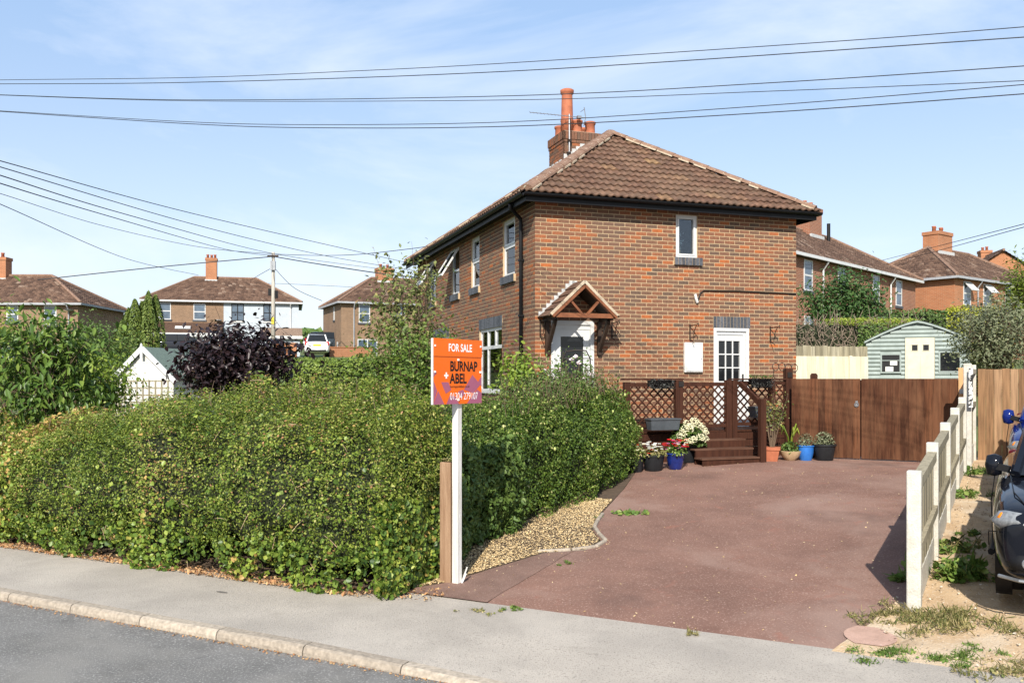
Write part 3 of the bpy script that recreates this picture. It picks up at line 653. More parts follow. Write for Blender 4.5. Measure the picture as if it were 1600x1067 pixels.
# fittings on the side wall
def hang_bracket(s, z, label):
    b = empty('hanging_bracket', HL(s, 0, z), HRZ, label, 'bracket', 'hanging basket brackets on the side wall')
    m = MB(); m.beam((0,-.008,-.18), (0,-.008,.14), .022, .012, (0,1,0)); m.beam((0,-.01,.10), (.02,-.26,.12), .014, .014); m.build('arm', M['iron'], b)
    one('brace_or_backing', M['iron'], b, lambda m: (m.tube([(0,-.01,-.14),(.03,-.10,-.12),(.02,-.14,.0),(.02,-.22,.10)], .008, 5), m.tube([(.02,-.26,.12),(.02,-.29,.14),(.02,-.30,.10),(.02,-.28,.08)], .008, 5), m.tube([(0,-.01,-.17),(.01,-.12,-.22),(.01,-.16,-.25)], .008, 5)))
for s, z, l in ((.10,3.02,'black iron basket bracket left of the front door canopy'),(1.54,3.02,'black iron basket bracket just right of the front door canopy'),
                (3.2,3.0,'black iron basket bracket above the white meter box'),(5.02,2.99,'black iron basket bracket right of the glazed back door')): hang_bracket(s, z, l)
mb = empty('meter_box', HL(3.26, 0, 2.2), HRZ, 'white meter cupboard on the side wall left of the back door', 'meter box')
one('box', M['whitepaint'], mb, lambda m: m.box(-.2,.2,-.055,-.002,0,.58), bevel=.006); one('door', M['white'], mb, lambda m: m.box(-.17,.185,-.07,-.056,.02,.53), bevel=.004); one('lock', M['black'], mb, lambda m: m.box(.15,.16,-.074,-.07,.25,.27))
wc = MB(); wc.tube([(3.34,-.02,3.58),(3.37,-.02,3.60),(3.42,-.02,3.74),(3.5,-.02,3.80),(4.2,-.02,3.81),(5.62,-.02,3.80)], .014, 6)
o = wc.build('wall_cable', M['iron'], None); o.location = HO; o.rotation_euler = (0,0,HRZ); props(o, 'thin dark cable run along the side wall above the back door', 'cable')
o = one('cable_spout', M['whitepaint'], None, lambda m: m.tube([(3.30,-.03,3.72),(3.32,-.04,3.62),(3.35,-.03,3.56)], .028, 8)); o.location = HO; o.rotation_euler = (0,0,HRZ); props(o, 'short white plastic pipe stub on the side wall at the cable end', 'pipe')

# ------------------------------------------------------------ foliage tools
def leaves(name, material, P, N, size, parent, aspect=.55, fold=.18, tilt=.5, droop=0, jitter=.4, rnd=None, rs=.12):
    n = len(P); P = np.asarray(P, float); N = np.asarray(N, float)
    s = RNG.uniform(size[0], size[1], n)[:, None]
    N = N+RNG.normal(0, tilt, (n, 3)); N /= np.linalg.norm(N, axis=1)[:, None]+1e-9
    T = RNG.normal(0, 1, (n, 3)); T[:, 2] -= droop; T -= N*(T*N).sum(1)[:, None]; T /= np.linalg.norm(T, axis=1)[:, None]+1e-9
    B = np.cross(N, T); asp = aspect*RNG.uniform(.8, 1.2, n)[:, None]
    V = np.empty((n, 6, 3)); l = s; wd = s*asp*.5
    V[:,0] = P-T*l*.5; V[:,1] = P-T*l*.12+B*wd+N*fold*wd; V[:,2] = P+T*l*.22+B*wd*.75+N*fold*wd*.6; V[:,3] = P+T*l*.5-N*l*.10
    V[:,4] = P+T*l*.22-B*wd*.75+N*fold*wd*.6; V[:,5] = P-T*l*.12-B*wd+N*fold*wd
    idx = np.arange(n)[:, None]*6
    Fq = np.concatenate([idx+np.array([[0,1,2,3]]), idx+np.array([[0,3,4,5]])], 1).reshape(-1, 4)
    me = bpy.data.meshes.new(name); me.vertices.add(n*6); me.vertices.foreach_set('co', V.ravel())
    me.loops.add(n*8); me.loops.foreach_set('vertex_index', Fq.ravel().astype(np.int32))
    me.polygons.add(n*2); me.polygons.foreach_set('loop_start', np.arange(0, n*8, 4, dtype=np.int32))
    me.update(calc_edges=True); me.materials.append(material)
    rv = RNG.random(n) if rnd is None else np.clip(np.asarray(rnd)+RNG.normal(0, rs, n), 0, 1)
    at = me.attributes.new('rnd', 'FLOAT', 'FACE'); at.data.foreach_set('value', np.repeat(rv, 2))
    o = link(name, me, parent); o['kind'] = 'stuff'; return o
def leaf_mat(name, stops, rough=.5, trans=.28): return rnd_mat(name, stops, 'attr', rough=rough, noise_amt=.2, nscale=3, bump=0, spec=.35, trans=trans)
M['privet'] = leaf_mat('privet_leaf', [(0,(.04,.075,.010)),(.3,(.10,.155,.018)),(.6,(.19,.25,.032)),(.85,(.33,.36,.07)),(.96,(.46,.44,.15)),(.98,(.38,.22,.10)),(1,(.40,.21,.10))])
M['ivy'] = leaf_mat('ivy_leaf', [(0,(.035,.08,.015)),(.35,(.09,.155,.025)),(.7,(.19,.27,.04)),(.94,(.36,.41,.07)),(1,(.46,.30,.10))], rough=.42, trans=.25)
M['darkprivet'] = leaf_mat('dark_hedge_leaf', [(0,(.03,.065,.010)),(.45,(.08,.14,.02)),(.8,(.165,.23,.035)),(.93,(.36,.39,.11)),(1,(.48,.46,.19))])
M['lime'] = leaf_mat('lime_leaf', [(0,(.10,.17,.02)),(.5,(.20,.29,.035)),(1,(.36,.42,.06))], trans=.35)
M['midgreen'] = leaf_mat('mid_green_leaf', [(0,(.05,.10,.022)),(.5,(.095,.16,.035)),(1,(.18,.25,.06))])
M['cherry'] = leaf_mat('cherry_leaf', [(0,(.045,.095,.018)),(.45,(.09,.16,.028)),(.8,(.18,.26,.045)),(1,(.30,.36,.08))], rough=.4, trans=.3)
M['purple'] = leaf_mat('purple_leaf', [(0,(.010,.006,.008)),(.5,(.019,.010,.012)),(.85,(.036,.019,.021)),(1,(.07,.038,.04))], rough=.4, trans=.12)
M['apple'] = leaf_mat('apple_leaf', [(0,(.08,.12,.028)),(.5,(.155,.185,.05)),(.85,(.27,.26,.09)),(1,(.36,.22,.08))])
M['cypress'] = leaf_mat('cypress_leaf', [(0,(.06,.10,.02)),(.5,(.125,.18,.035)),(1,(.22,.27,.06))], trans=.15)
M['olive'] = leaf_mat('silver_leaf', [(0,(.09,.11,.055)),(.5,(.17,.19,.10)),(1,(.32,.33,.20))])
M['dry'] = leaf_mat('dry_grass', [(0,(.10,.13,.03)),(.4,(.24,.23,.08)),(.8,(.42,.35,.16)),(1,(.52,.43,.22))])
M['weed'] = leaf_mat('weed_leaf', [(0,(.07,.14,.025)),(.5,(.13,.22,.04)),(1,(.26,.32,.08))])
M['bark'] = mat('bark', (.17,.12,.08), (.10,.07,.045), scale=8, bump=.5, stretch=(3,3,.6))
M['hedge_shade'] = mat('shaded_hedge_inside', (.020,.026,.008), (.010,.013,.004), scale=6, bump=.6, bscale=25)  # shade inside the hedge is put into this near-black green
def fbm(x, y, z=0): return noise.noise((x, y, z))+.5*noise.noise((x*2.1, y*2.1, z+5))+.25*noise.noise((x*4.3, y*4.3, z+9))
def lerp_tab(tab, t):
    for (a, x), (b, y) in zip(tab, tab[1:]):
        if a <= t <= b: return x+(y-x)*(t-a)/(b-a)
    return tab[0][1] if t < tab[0][0] else tab[-1][1]
def shell(n, arange, prof, pos, lump=.17, depth=.20, sd_=0, freq=1.3):
    """points and outward normals on a lumpy hedge: a along it, prof its cross-section [(offset, height)]"""
    pr = [Vector(p) for p in prof]; cum = [0]
    for p, q in zip(pr, pr[1:]): cum.append(cum[-1]+(q-p).length)
    P = []; Nn = []; lm = []
    for _ in range(n):
        a = random.uniform(*arange); t = random.random()*cum[-1]
        i = max(k for k in range(len(cum)-1) if cum[k] <= t); f = (t-cum[i])/(cum[i+1]-cum[i]); c = pr[i].lerp(pr[i+1], f)
        d = pr[i+1]-pr[i]; nrm = Vector((-d.y, d.x)).normalized()
        k = fbm(a*freq, t*freq, sd_); dd = lump*k+.07*noise.noise((a*6, t*6, sd_+2))-depth*random.random()**1.5
        P.append(pos(a, c.x+nrm.x*dd, c.y+nrm.y*dd)); q0 = pos(a, c.x, c.y); q1 = pos(a, c.x+nrm.x, c.y+nrm.y); Nn.append([q1[j]-q0[j] for j in range(3)]); lm.append(k)
    return np.array(P), np.array(Nn), np.array(lm)
def core_mesh(name, arange, prof, pos, parent, inset=.16, k=60, lump=.10, sd_=0, freq=1.3):  # solid filler behind the leaves, coloured as dark as the shade there
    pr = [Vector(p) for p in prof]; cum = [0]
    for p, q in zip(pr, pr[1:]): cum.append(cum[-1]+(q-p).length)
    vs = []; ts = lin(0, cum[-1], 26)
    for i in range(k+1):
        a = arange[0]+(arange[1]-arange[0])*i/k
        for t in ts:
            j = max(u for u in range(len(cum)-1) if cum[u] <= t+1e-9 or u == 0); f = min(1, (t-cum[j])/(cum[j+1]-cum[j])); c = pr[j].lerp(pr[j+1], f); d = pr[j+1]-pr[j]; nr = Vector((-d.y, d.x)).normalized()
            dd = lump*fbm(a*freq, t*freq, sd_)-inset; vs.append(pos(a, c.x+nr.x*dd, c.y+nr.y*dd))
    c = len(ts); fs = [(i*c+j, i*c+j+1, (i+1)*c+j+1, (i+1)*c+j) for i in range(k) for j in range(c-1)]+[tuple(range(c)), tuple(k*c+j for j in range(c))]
    m = MB(); m.add(vs, fs); return m.build(name, M['hedge_shade'], parent, smooth=False, fix=False)
def local(pos, o): return lambda a, b, c: tuple(Vector(pos(a, b, c))-o)

# the long hedge along the pavement
h0 = Vector((*xy(0, 1.6), 0))
hedge = empty('garden_hedge', h0, 0, 'long overgrown privet hedge with ivy at its foot beside the pavement', 'hedge')
HT = [(-14,1.45),(-6,1.46),(-4.2,1.40),(-3.2,1.30),(-2.5,1.50),(-1.6,1.66),(-.4,1.80),(.8,1.93),(2.2,1.95),(3.0,1.90),(3.5,1.72)]
FP = [(1.50,0),(1.38,.16),(1.36,.4),(1.44,.62),(1.64,.80),(1.95,.92),(2.4,.985),(3.0,1.0),(3.6,.93),(3.9,.6),(3.9,0)]
def fpos(a, n, z):
    h = lerp_tab(HT, a); X, Y = xy(a+.18*(n-1.5)*(a > 2.5)*-1, n-(1.5-.0)*0 + (.06 if a < -1 else 0)); return (X, Y, max(.01, z*h))
fp = local(fpos, h0)
FPs = [(n, z) for n, z in FP]
core_mesh('shaded_core', (-14, 3.34), FPs, fp, hedge, inset=.27, k=110, lump=.17)
P, N_, lm = shell(250000, (-8, 3.46), FPs, fp)
zw = P[:,2]; mm_ = np.array([mn(p[0]+h0.x, p[1]+h0.y)[0] for p in P])
pat = np.array([noise.noise((a*.8, z*1.1, 4)) for a, z in zip(mm_, zw)])
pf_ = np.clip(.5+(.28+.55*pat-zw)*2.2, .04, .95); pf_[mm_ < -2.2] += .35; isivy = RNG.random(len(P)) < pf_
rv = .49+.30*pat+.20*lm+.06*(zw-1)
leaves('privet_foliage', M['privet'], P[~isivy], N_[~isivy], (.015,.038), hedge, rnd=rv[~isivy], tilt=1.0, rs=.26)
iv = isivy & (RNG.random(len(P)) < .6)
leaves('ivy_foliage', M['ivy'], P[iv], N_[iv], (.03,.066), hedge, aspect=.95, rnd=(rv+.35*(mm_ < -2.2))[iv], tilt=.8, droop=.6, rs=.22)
tw = MB()
for k in random.sample(range(len(P)), 260):
    p = Vector(P[k])+Vector(N_[k]).normalized()*.02; d = Vector((random.gauss(0,1), random.gauss(0,.4), random.gauss(0,1))).normalized()*random.uniform(.06,.2); tw.tube([p, p+d*.5+Vector((0,0,.01)), p+d], [.004,.003,.002], 4)
tw.build('dead_twigs', mat('pale_twig', (.38,.28,.18), (.26,.18,.11)), hedge, fix=False)['kind'] = 'stuff'
# end cap of the hedge by the sign
def cap_pts(n, m0, n0, n1, h):
    P = []; Nn = []
    for _ in range(n):
        q = random.uniform(n0, n1); z = random.uniform(.02, h*(1-.12*((q-(n0+n1)/2)/((n1-n0)/2))**4)); k = fbm(q*1.4, z*1.4, 8)
        X, Y = xy(m0+.12*k-.13*random.random()**1.6-.12*(z/h)**3, q); P.append((X-h0.x, Y-h0.y, z)); Nn.append((DX, DY, .15))
    return np.array(P), np.array(Nn)
P, N_ = cap_pts(15000, 3.52, 1.42, 2.8, 1.85); iv = (P[:,2] < .9) & (RNG.random(len(P)) < .6)
leaves('privet_foliage', M['privet'], P[~iv], N_[~iv], (.016,.04), hedge, tilt=1.0); leaves('ivy_foliage', M['ivy'], P[iv], N_[iv], (.03,.066), hedge, aspect=.95, droop=.6)
# a few stray shoots on top
def shoots(parent, n, pos, hgt, size, material, o0):
    P = []; N2 = []; tw = MB()
    for _ in range(n):
        b = Vector(pos()); d = Vector((random.gauss(0,.25), random.gauss(0,.25), 1)).normalized(); h = random.uniform(*hgt); tw.tube([b-d*.1, b+d*h], [.004,.002], 4)
        for k in range(int(h/.022)):
            q = b+d*(h*random.random()); a = random.uniform(0, 6.28); P.append(q+Vector((math.cos(a), math.sin(a), 0))*.025); N2.append((math.cos(a)*.5, math.sin(a)*.5, 1))
    tw.build('shoots', M['bark'], parent, fix=False)['kind'] = 'stuff'; leaves('shoot_foliage', material, P, N2, size, parent)
shoots(hedge, 160, lambda: Vector(fp(random.uniform(-7, 3.3), random.uniform(1.9, 3.2), .98)), (.05,.2), (.025,.045), M['privet'], h0)

# the hedge running back along the drive
s0 = Vector((*xy(3.0, 6), .3))
side = empty('side_hedge', s0, 0, 'tall dark green hedge with pale fruits running back along the driveway', 'hedge')
SP = [(3.42,0),(3.50,.18),(3.50,.45),(3.42,.7),(3.22,.90),(2.85,.99),(2.4,1.0),(1.9,.9),(1.7,.5),(1.7,0)]
SHT = [(2.3,1.78),(3.5,1.62),(5,1.50),(6.5,1.47),(7.6,1.52),(8.6,1.50),(9.3,1.15),(9.6,.9)]
def spos(a, m, z):
    off = .0-.05*(a-3)*.5+.10*math.sin(a*1.1); X, Y = xy(m+off-(.5 if a > 9 else 0)*(a-9), a); g = G(X, Y); return (X, Y, g+max(.02, z*lerp_tab(SHT, a)))
sp = local(spos, s0)
SPr = SP[::-1]
core_mesh('shaded_core', (2.85, 9.1), SPr, sp, side, inset=.28, k=50, sd_=3, lump=.13)
def shell2(n, ar, prof, pos, **kw):
    P, N_, lm = shell(n, ar, prof, pos, **kw); return P, N_, lm
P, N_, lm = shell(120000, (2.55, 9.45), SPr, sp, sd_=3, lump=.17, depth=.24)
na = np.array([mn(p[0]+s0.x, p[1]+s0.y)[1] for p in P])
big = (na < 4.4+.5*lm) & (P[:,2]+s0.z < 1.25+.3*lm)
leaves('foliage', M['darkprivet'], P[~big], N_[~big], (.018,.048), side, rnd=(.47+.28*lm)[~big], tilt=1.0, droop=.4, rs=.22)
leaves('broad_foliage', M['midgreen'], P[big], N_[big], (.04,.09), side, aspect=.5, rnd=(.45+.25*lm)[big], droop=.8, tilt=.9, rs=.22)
fe = MB()
for k in random.sample(range(len(P)), 190):
    p = Vector(P[k])+Vector(N_[k]).normalized()*.03
    if na[k] > 4 and P[k][2]+s0.z > 1.1: fe.lathe([(.004,-.028),(.016,-.014),(.019,0),(.014,.018),(.004,.026)], 6, p)
fe.build('fruits', mat('pale_fruit', (.42,.45,.17), (.3,.36,.1)), side, smooth=True)['kind'] = 'stuff'
cap = []; capn = []
for _ in range(5200):                                # both ends of the side hedge
    z = random.uniform(.02, 1.4); m_ = random.uniform(1.8, 3.45); far = random.random() < .5
    k = fbm(m_*1.4, z*1.4, 21); a = 9.3+.15*k-.14*random.random() if far else 2.6-.12*k+.14*random.random()
    if far: a -= .25*(z/1.4)**2; m_ -= .3
    X, Y = xy(m_, a); cap.append((X-s0.x, Y-s0.y, G(X, Y)+z-s0.z)); capn.append((EX, EY, .1) if far else (-EX, -EY, .1))
leaves('end_foliage', M['darkprivet'], cap, capn, (.03,.06), side)
shoots(side, 330, lambda: Vector(sp(random.uniform(5.8, 9.0), random.uniform(2.1, 3.2), .97)), (.12,.42), (.03,.05), M['midgreen'], s0)
shoots(side, 90, lambda: Vector(sp(random.uniform(2.8, 6), random.uniform(2.1, 3.2), .97)), (.06,.2), (.03,.05), M['darkprivet'], s0)

# trees and shrubs
def tree(name, label, cat, base, trunk, center, radii, limbs, nleaf, size, lm_, bark=None, spread=.16, droop=.3, aspect=.5, trunk_r=.05, group=None, clump=1.0, tilt=.7, twigs=3):
    base = Vector(base); c = Vector(center)-base; t = empty(name, base, 0, label, cat, group); bk = bark or M['bark']
    top = Vector((c.x*.5, c.y*.5, trunk)); tr = MB(); tr.tube([(0,0,-.1), (top.x*.3, top.y*.3, trunk*.5), top, top.lerp(c, .6)], [trunk_r*1.25, trunk_r, trunk_r*.8, trunk_r*.35], 8); tr.build('trunk', bk, t, smooth=True, fix=False)
    br = MB(); pts = []; nr = []; ends = []
    for i in range(limbs):
        v = Vector((random.gauss(0,1), random.gauss(0,1), random.gauss(0,1))).normalized()*random.uniform(.45, 1)**.5
        e_ = c+Vector((v.x*radii[0], v.y*radii[1], v.z*radii[2])); s = top.lerp(c, random.uniform(0, .6)); s.z = min(s.z, e_.z-.05) if e_.z > .2 else s.z
        mid = s.lerp(e_, .5)+Vector((random.gauss(0,.06), random.gauss(0,.06), .1*radii[2])); br.tube([s, mid, e_], [trunk_r*.4, trunk_r*.22, trunk_r*.07], 5)
        ends.append((mid, e_, v))
        for _ in range(twigs):
            q = e_+Vector((random.gauss(0,1), random.gauss(0,1), random.gauss(.3,1)))*spread*1.3; br.tube([mid.lerp(e_, random.uniform(.4,1)), q], [trunk_r*.1, trunk_r*.04], 4); ends.append((e_, q, v))
    br.build('branches', bk, t, fix=False)['kind'] = 'stuff'
    tone = [random.gauss(.5,.13) for _ in ends]; rv = []
    for _ in range(nleaf):
        k = random.randrange(len(ends)); a, b, v = ends[k]; q = a.lerp(b, random.uniform(.3, 1.1)); g = Vector((random.gauss(0,1), random.gauss(0,1), random.gauss(0,1)))*spread*clump
        pts.append(q+g); nr.append(v*.6+Vector((0,-.1,.7))+g*1.2); rv.append(tone[k])
    leaves('crown', lm_, pts, nr, size, t, aspect=aspect, droop=droop, rnd=rv, tilt=tilt); return t
gz = lambda p: Vector((p.x, p.y, G(p.x, p.y)))
b = px(75, 600, 13.2); tree('cherry_tree', 'broad-leaved green cherry tree rising behind the hedge at the left edge', 'tree', gz(b), 1.1, px(70, 585, 13.2), (.74,.55,.76), 44, 2700, (.09,.19), M['cherry'], droop=2.2, aspect=.36, spread=.16, trunk_r=.05)
b = px(5, 600, 14.5); tree('leafy_shrub', 'yellow-green bushy shrub at the left edge in front of the far left house', 'shrub', gz(b), .8, px(0, 560, 14.5), (.45,.4,.7), 28, 1900, (.05,.10), M['lime'], spread=.16)
b = px(372, 600, 15.5); tree('purple_shrub', 'dark purple-leaved shrub above the hedge beside the small white shed', 'shrub', gz(b), .9, px(372, 572, 15.5), (.88,.6,.44), 66, 5800, (.06,.15), M['purple'], spread=.14, droop=.8)
b = px(650, 600, 13.4); tree('apple_tree', 'slender sparse tree with yellowing leaves in front of the house front', 'tree', gz(b), 1.5, px(640, 520, 13.4), (.46,.42,.95), 44, 2900, (.05,.095), M['apple'], spread=.15, trunk_r=.04)
t = bpy.data.objects['apple_tree']
sh = MB(); P = []; N2 = []
for k in range(9):                                   # bare upright shoots at its top
    a = px(605+random.uniform(0, 75), 470, 13.4)-t.location; e_ = a+Vector((random.gauss(0,.08), random.gauss(0,.1), random.uniform(.45,.85))); sh.tube([a-Vector((0,0,.4)), a, e_], [.008,.006,.002], 4)
    for _ in range(16): q = a.lerp(e_, random.random()); P.append(q+Vector((random.gauss(0,.03), random.gauss(0,.03), 0))); N2.append((random.gauss(0,1), random.gauss(0,1), .6))
sh.build('shoots', M['bark'], t, fix=False)['kind'] = 'stuff'; leaves('shoot_foliage', M['apple'], P, N2, (.04,.08), t)
b = px(650, 610, 12.6); tree('garden_shrub', 'dense green bush under the slender tree left of the sale board', 'shrub', gz(b), .5, px(640, 588, 12.6), (.62,.5,.42), 46, 5200, (.04,.075), M['darkprivet'], spread=.13)
b = px(808, 600, 14.6); tree('laurel_shrub', 'bright yellow-green shrub below the downpipe at the house corner', 'shrub', gz(b), .8, px(812, 594, 14.6), (.27,.28,.30), 28, 1300, (.06,.11), M['lime'], spread=.11)
b = px(200, 600, 15.2); tree('lime_shrub', 'small lime-green shrub between the cherry tree and the white shed', 'shrub', gz(b), .7, px(150, 600, 15.0), (.42,.4,.36), 34, 2600, (.05,.10), M['lime'], spread=.13)
b = px(880, 600, 14.9); rs = tree('rose_bush', 'rose bush with pale pink and white blooms in front of the front door', 'rose bush', gz(b), .7, px(875, 592, 14.9), (.55,.3,.26), 30, 900, (.04,.075), M['midgreen'], spread=.10)
fl = MB()
for x, y in ((850,580),(857,588),(862,574),(868,590),(893,563),(899,558),(905,566),(880,585),(912,592),(846,592),(925,585),(873,577)):
    p = px(x, y, 14.8+random.uniform(-.1,.1))-rs.location
    for k in range(9): d = Vector((random.gauss(0,1), random.gauss(0,1), random.gauss(0,1))).normalized()*.028; fl.lathe([(.004,-.018),(.024,0),(.004,.018)], 6, p+d)
fl.build('blooms', mat('rose_bloom', (.78,.70,.70), (.70,.56,.60), scale=20), rs, smooth=True)['kind'] = 'stuff'
ar = empty('garden_arch', gz(px(900, 600, 15.0)), 0, 'dark metal tube garden arch frame in front of the front door', 'arch')
zb = ar.location.z; yy = 15.0
def apx_(x, y, d=0): return px(x, y, yy+d)-ar.location
for d, nm in ((0, 'hoop'), (.35, 'hoop')): one(nm, M['iron'], ar, lambda m: m.tube([apx_(877, 640, d), apx_(879, 565, d), apx_(884, 549, d), apx_(900, 547, d), apx_(916, 548, d), apx_(922, 560, d), apx_(925, 640, d)], .012, 6), smooth=True)
for y in (560, 588): one('crossbar', M['iron'], ar, lambda m: m.tube([apx_(879, y), apx_(923, y)], .008, 5))

# ------------------------------------------------------------ sale board and old post
sg = gpx(714, 911)
sign = empty('sale_sign', sg, R(55), 'orange FOR SALE board on a white wooden post at the hedge corner', 'sign')
k8 = sg.y/F   # metres per photo pixel there
def sz(y): return H+(HOR-y)*k8-sg.z
BW, BT, BB = .77, sz(531), sz(630.5)
one('post', mat('sign_post_paint', (.62,.61,.58), (.47,.44,.39), rough=.7, scale=3, stretch=(6,6,.5), bump=.3, bscale=40, lo=.3, hi=.55), sign, lambda m: m.box(-.035, .035, -.035, .035, -.1, BT-.05), bevel=.004)
M['orange'] = mat('orange_board', (.78,.135,.003), (.73,.12,.003), rough=.4, scale=2, spec=.4)
M['plum'] = mat('plum_print', (.33,.10,.16), (.31,.09,.15), rough=.4, scale=2)
M['ink'] = mat('black_print', (.012,.010,.010)); M['wprint'] = mat('white_print', (.82,.81,.79), (.8,.79,.77))
bd = one('board', M['orange'], sign, lambda m: m.box(-BW/2, BW/2, -.062, -.042, BB, BT))
hd = BT-.17
one('header_board', M['orange'], sign, lambda m: m.box(-BW/2, BW/2, -.068, -.0625, hd, BT+.002)); one('board_edge', M['whitepaint'], sign, lambda m: m.box(-BW/2-.004, -BW/2-.0005, -.068, -.042, BB, BT))
def tri(pts): one('print_shape', M['plum'], bd, lambda m: m.add([(x*BW-BW/2, -.0632, BB+z*(hd-BB)) for x, z in pts], [tuple(range(len(pts)))]), fix=False)
tri([(0,.0),(.22,.0),(.10,.28)]); tri([(0,.02),(.08,.28),(0,.52)]); tri([(.0,.55),(.07,.66),(.0,.70)]); tri([(.16,.46),(.30,.46),(.36,.30),(.25,.22)]); tri([(.26,.0),(.52,.0),(.44,.16),(.33,.18)])
tri([(.62,.30),(.80,.62),(.97,.40),(.82,.22)]); tri([(.68,.0),(1,.0),(1,.22),(.90,.30)]); tri([(.56,.10),(.64,.22),(.6,.3),(.5,.26)]); tri([(.92,.46),(1,.60),(1,.36)])
def text(s, x, z, size, material, sx=1.0, yy=-.0645, bold=0):
    cu = bpy.data.curves.new('t', 'FONT'); cu.body = s; cu.size = size; cu.align_x = 'LEFT'; cu.offset = bold; ob = bpy.data.objects.new('t', cu); col.objects.link(ob)
    bpy.context.view_layer.update(); me = bpy.data.meshes.new_from_object(ob.evaluated_get(bpy.context.evaluated_depsgraph_get())); bpy.data.objects.remove(ob)
    me.materials.clear(); me.materials.append(material); o = link('lettering', me, bd); wdt = max(v.co.x for v in me.vertices)-min(v.co.x for v in me.vertices)
    o.rotation_euler = (R(90), 0, 0); o.scale = (sx/wdt, 1, 1); o.location = (x, yy, z); return o
ph = hd-BB
text('FOR SALE', -.16, hd+.052, .105, M['wprint'], .37, -.0695, .002)
text('BURNAP', -.13, BB+ph*.70, .135, M['ink'], .435, bold=.0035); text('ABEL', -.13, BB+ph*.44, .135, M['ink'], .27, bold=.0035)
text('burnapandabel.co.uk', -.13, BB+ph*.345, .036, M['ink'], .31); text('01304 279107', -.13, BB+ph*.09, .10, M['wprint'], .445)
one('plus_mark', M['wprint'], bd, lambda m: (m.box(-.215, -.155, -.0645, -.063, BB+ph*.60-.009, BB+ph*.60+.009), m.box(-.194, -.176, -.0648, -.0632, BB+ph*.60-.03, BB+ph*.60+.03)))
for x, z in ((-.36,BT-.07),(.36,BT-.06),(0,hd-.03),(-.36,hd-.15),(.36,hd-.15),(0,BB+.04)): one('bolt', M['wprint'], bd, lambda m: m.box(x-.009, x+.009, -.072, -.062, z-.009, z+.009))
one('post_splinter', M['whitepaint'], sign, lambda m: (m.beam((.03,-.03,0), (.075,-.07,.16), .02, .01), m.beam((.0,-.045,-.02), (.05,-.075,.10), .02, .01)))
for ch in sign.children:
    if not ch.name.startswith('post'): ch.location.x -= .06
op = gpx(700, 908)
old = empty('old_gate_post', op, R(-25), 'weathered brown timber post beside the white sale board post', 'post')
one('post', M['greypost'], old, lambda m: m.box(-.062, .062, -.062, .062, -.1, 1.20), bevel=.008)
P = [(random.uniform(-.06,.06), random.uniform(-.06,.06), 1.21+random.random()*.02) for _ in range(60)]; leaves('moss', M['dry'], P, [(0,0,1)]*60, (.02,.05), old)

# ------------------------------------------------------------ deck, trellis, steps
D0 = HL(1.3, -1.0, .6)
deck = empty('timber_deck', D0, HRZ, 'raised brown timber deck with lattice trellis and steps against the side wall', 'deck')
ZD = 1.13
def dl(m, x0, x1, y0, y1, z0, z1): m.box(x0-1.3, x1-1.3, y0+1, y1+1, z0-.6, z1-.6)
for i in range(7): one('deck_board', M['stain'], deck, lambda m: dl(m, 1.3, 4.75, -.985+i*.14, -.985+i*.14+.134, ZD-.03, ZD))
for i in range(4): one('skirt_board', M['stain'], deck, lambda m: dl(m, 1.3, 4.75, -1.012+.002*i, -.988, ZD-.045-.135*(i+1)+.012, ZD-.045-.135*i))
posts = [(1.30,2.02),(2.31,2.05),(3.36,2.05),(3.48,2.05),(4.30,2.04),(4.64,2.27)]
for i, (x, zt) in enumerate(posts): one('post', M['stain'], deck, lambda m: dl(m, x, x+(.15 if i in (1, 5) else .105), -1.075, -.965, .5, zt), bevel=.006)
def lattice(x0, x1, z0, z1):
    pn = one('trellis_panel', M['stain'], deck, lambda m: (dl(m, x0, x1, -1.045, -1.0, z1-.07, z1), dl(m, x0, x1, -1.045, -1.0, z0, z0+.06)))
    a0, a1, b0, b1 = x0, x1, z0+.06, z1-.07; st = .155
    for sgn in (1, -1):
        c = -4.0
        while c < 8:
            # line x = c + sgn*(z-b0)
            pts = []
            for zz in (b0, b1):
                x = c+sgn*(zz-b0)
                pts.append((x, zz))
            (xa, za), (xb, zb_) = pts
            t0, t1 = 0., 1.
            for lo_, hi_ in ((a0, a1),):
                dx = xb-xa
                ta, tb = (lo_-xa)/dx, (hi_-xa)/dx
                t0, t1 = max(t0, min(ta, tb)), min(t1, max(ta, tb))
            if t1-t0 > .06:
                p = (xa+(xb-xa)*t0-1.3, (-1.03 if sgn > 0 else -1.018)+1, za+(zb_-za)*t0-.6); q = (xa+(xb-xa)*t1-1.3, p[1], za+(zb_-za)*t1-.6)
                one('slat', M['stain'], pn, lambda m: m.beam(p, q, .010, .028, (0,0,1)))
            c += st
    return pn
lattice(1.405, 2.31, 1.21, 2.0); lattice(2.47, 3.36, 1.19, 2.01); lattice(3.585, 4.30, 1.21, 2.03); lattice(4.405, 4.64, 1.21, 2.03)
one('top_rail', M['stain'], deck, lambda m: dl(m, 1.28, 2.46, -1.09, -.95, 2.055, 2.085)); one('top_rail', M['stain'], deck, lambda m: dl(m, 3.46, 4.64, -1.085, -.955, 2.055, 2.08))
for i in range(3):                                   # three steps down to the drive
    zt = ZD-.145*(i+1)-.0; y1 = -1.02-.25*i
    s = one('step', M['pale_tread'], deck, lambda m: dl(m, 2.42, 3.62, y1-.27, y1, zt-.03, zt), bevel=.004)
    one('riser', M['stain'], s, lambda m: dl(m, 2.44, 3.60, y1-.02, y1-.001, zt, zt+.115)); 
    one('riser', M['stain'], s, lambda m: dl(m, 2.44, 3.60, y1-.25, y1-.235, .5, zt-.031))
one('newel_post', M['stain'], deck, lambda m: dl(m, 3.58, 3.69, -1.83, -1.72, .5, 1.72), bevel=.006)
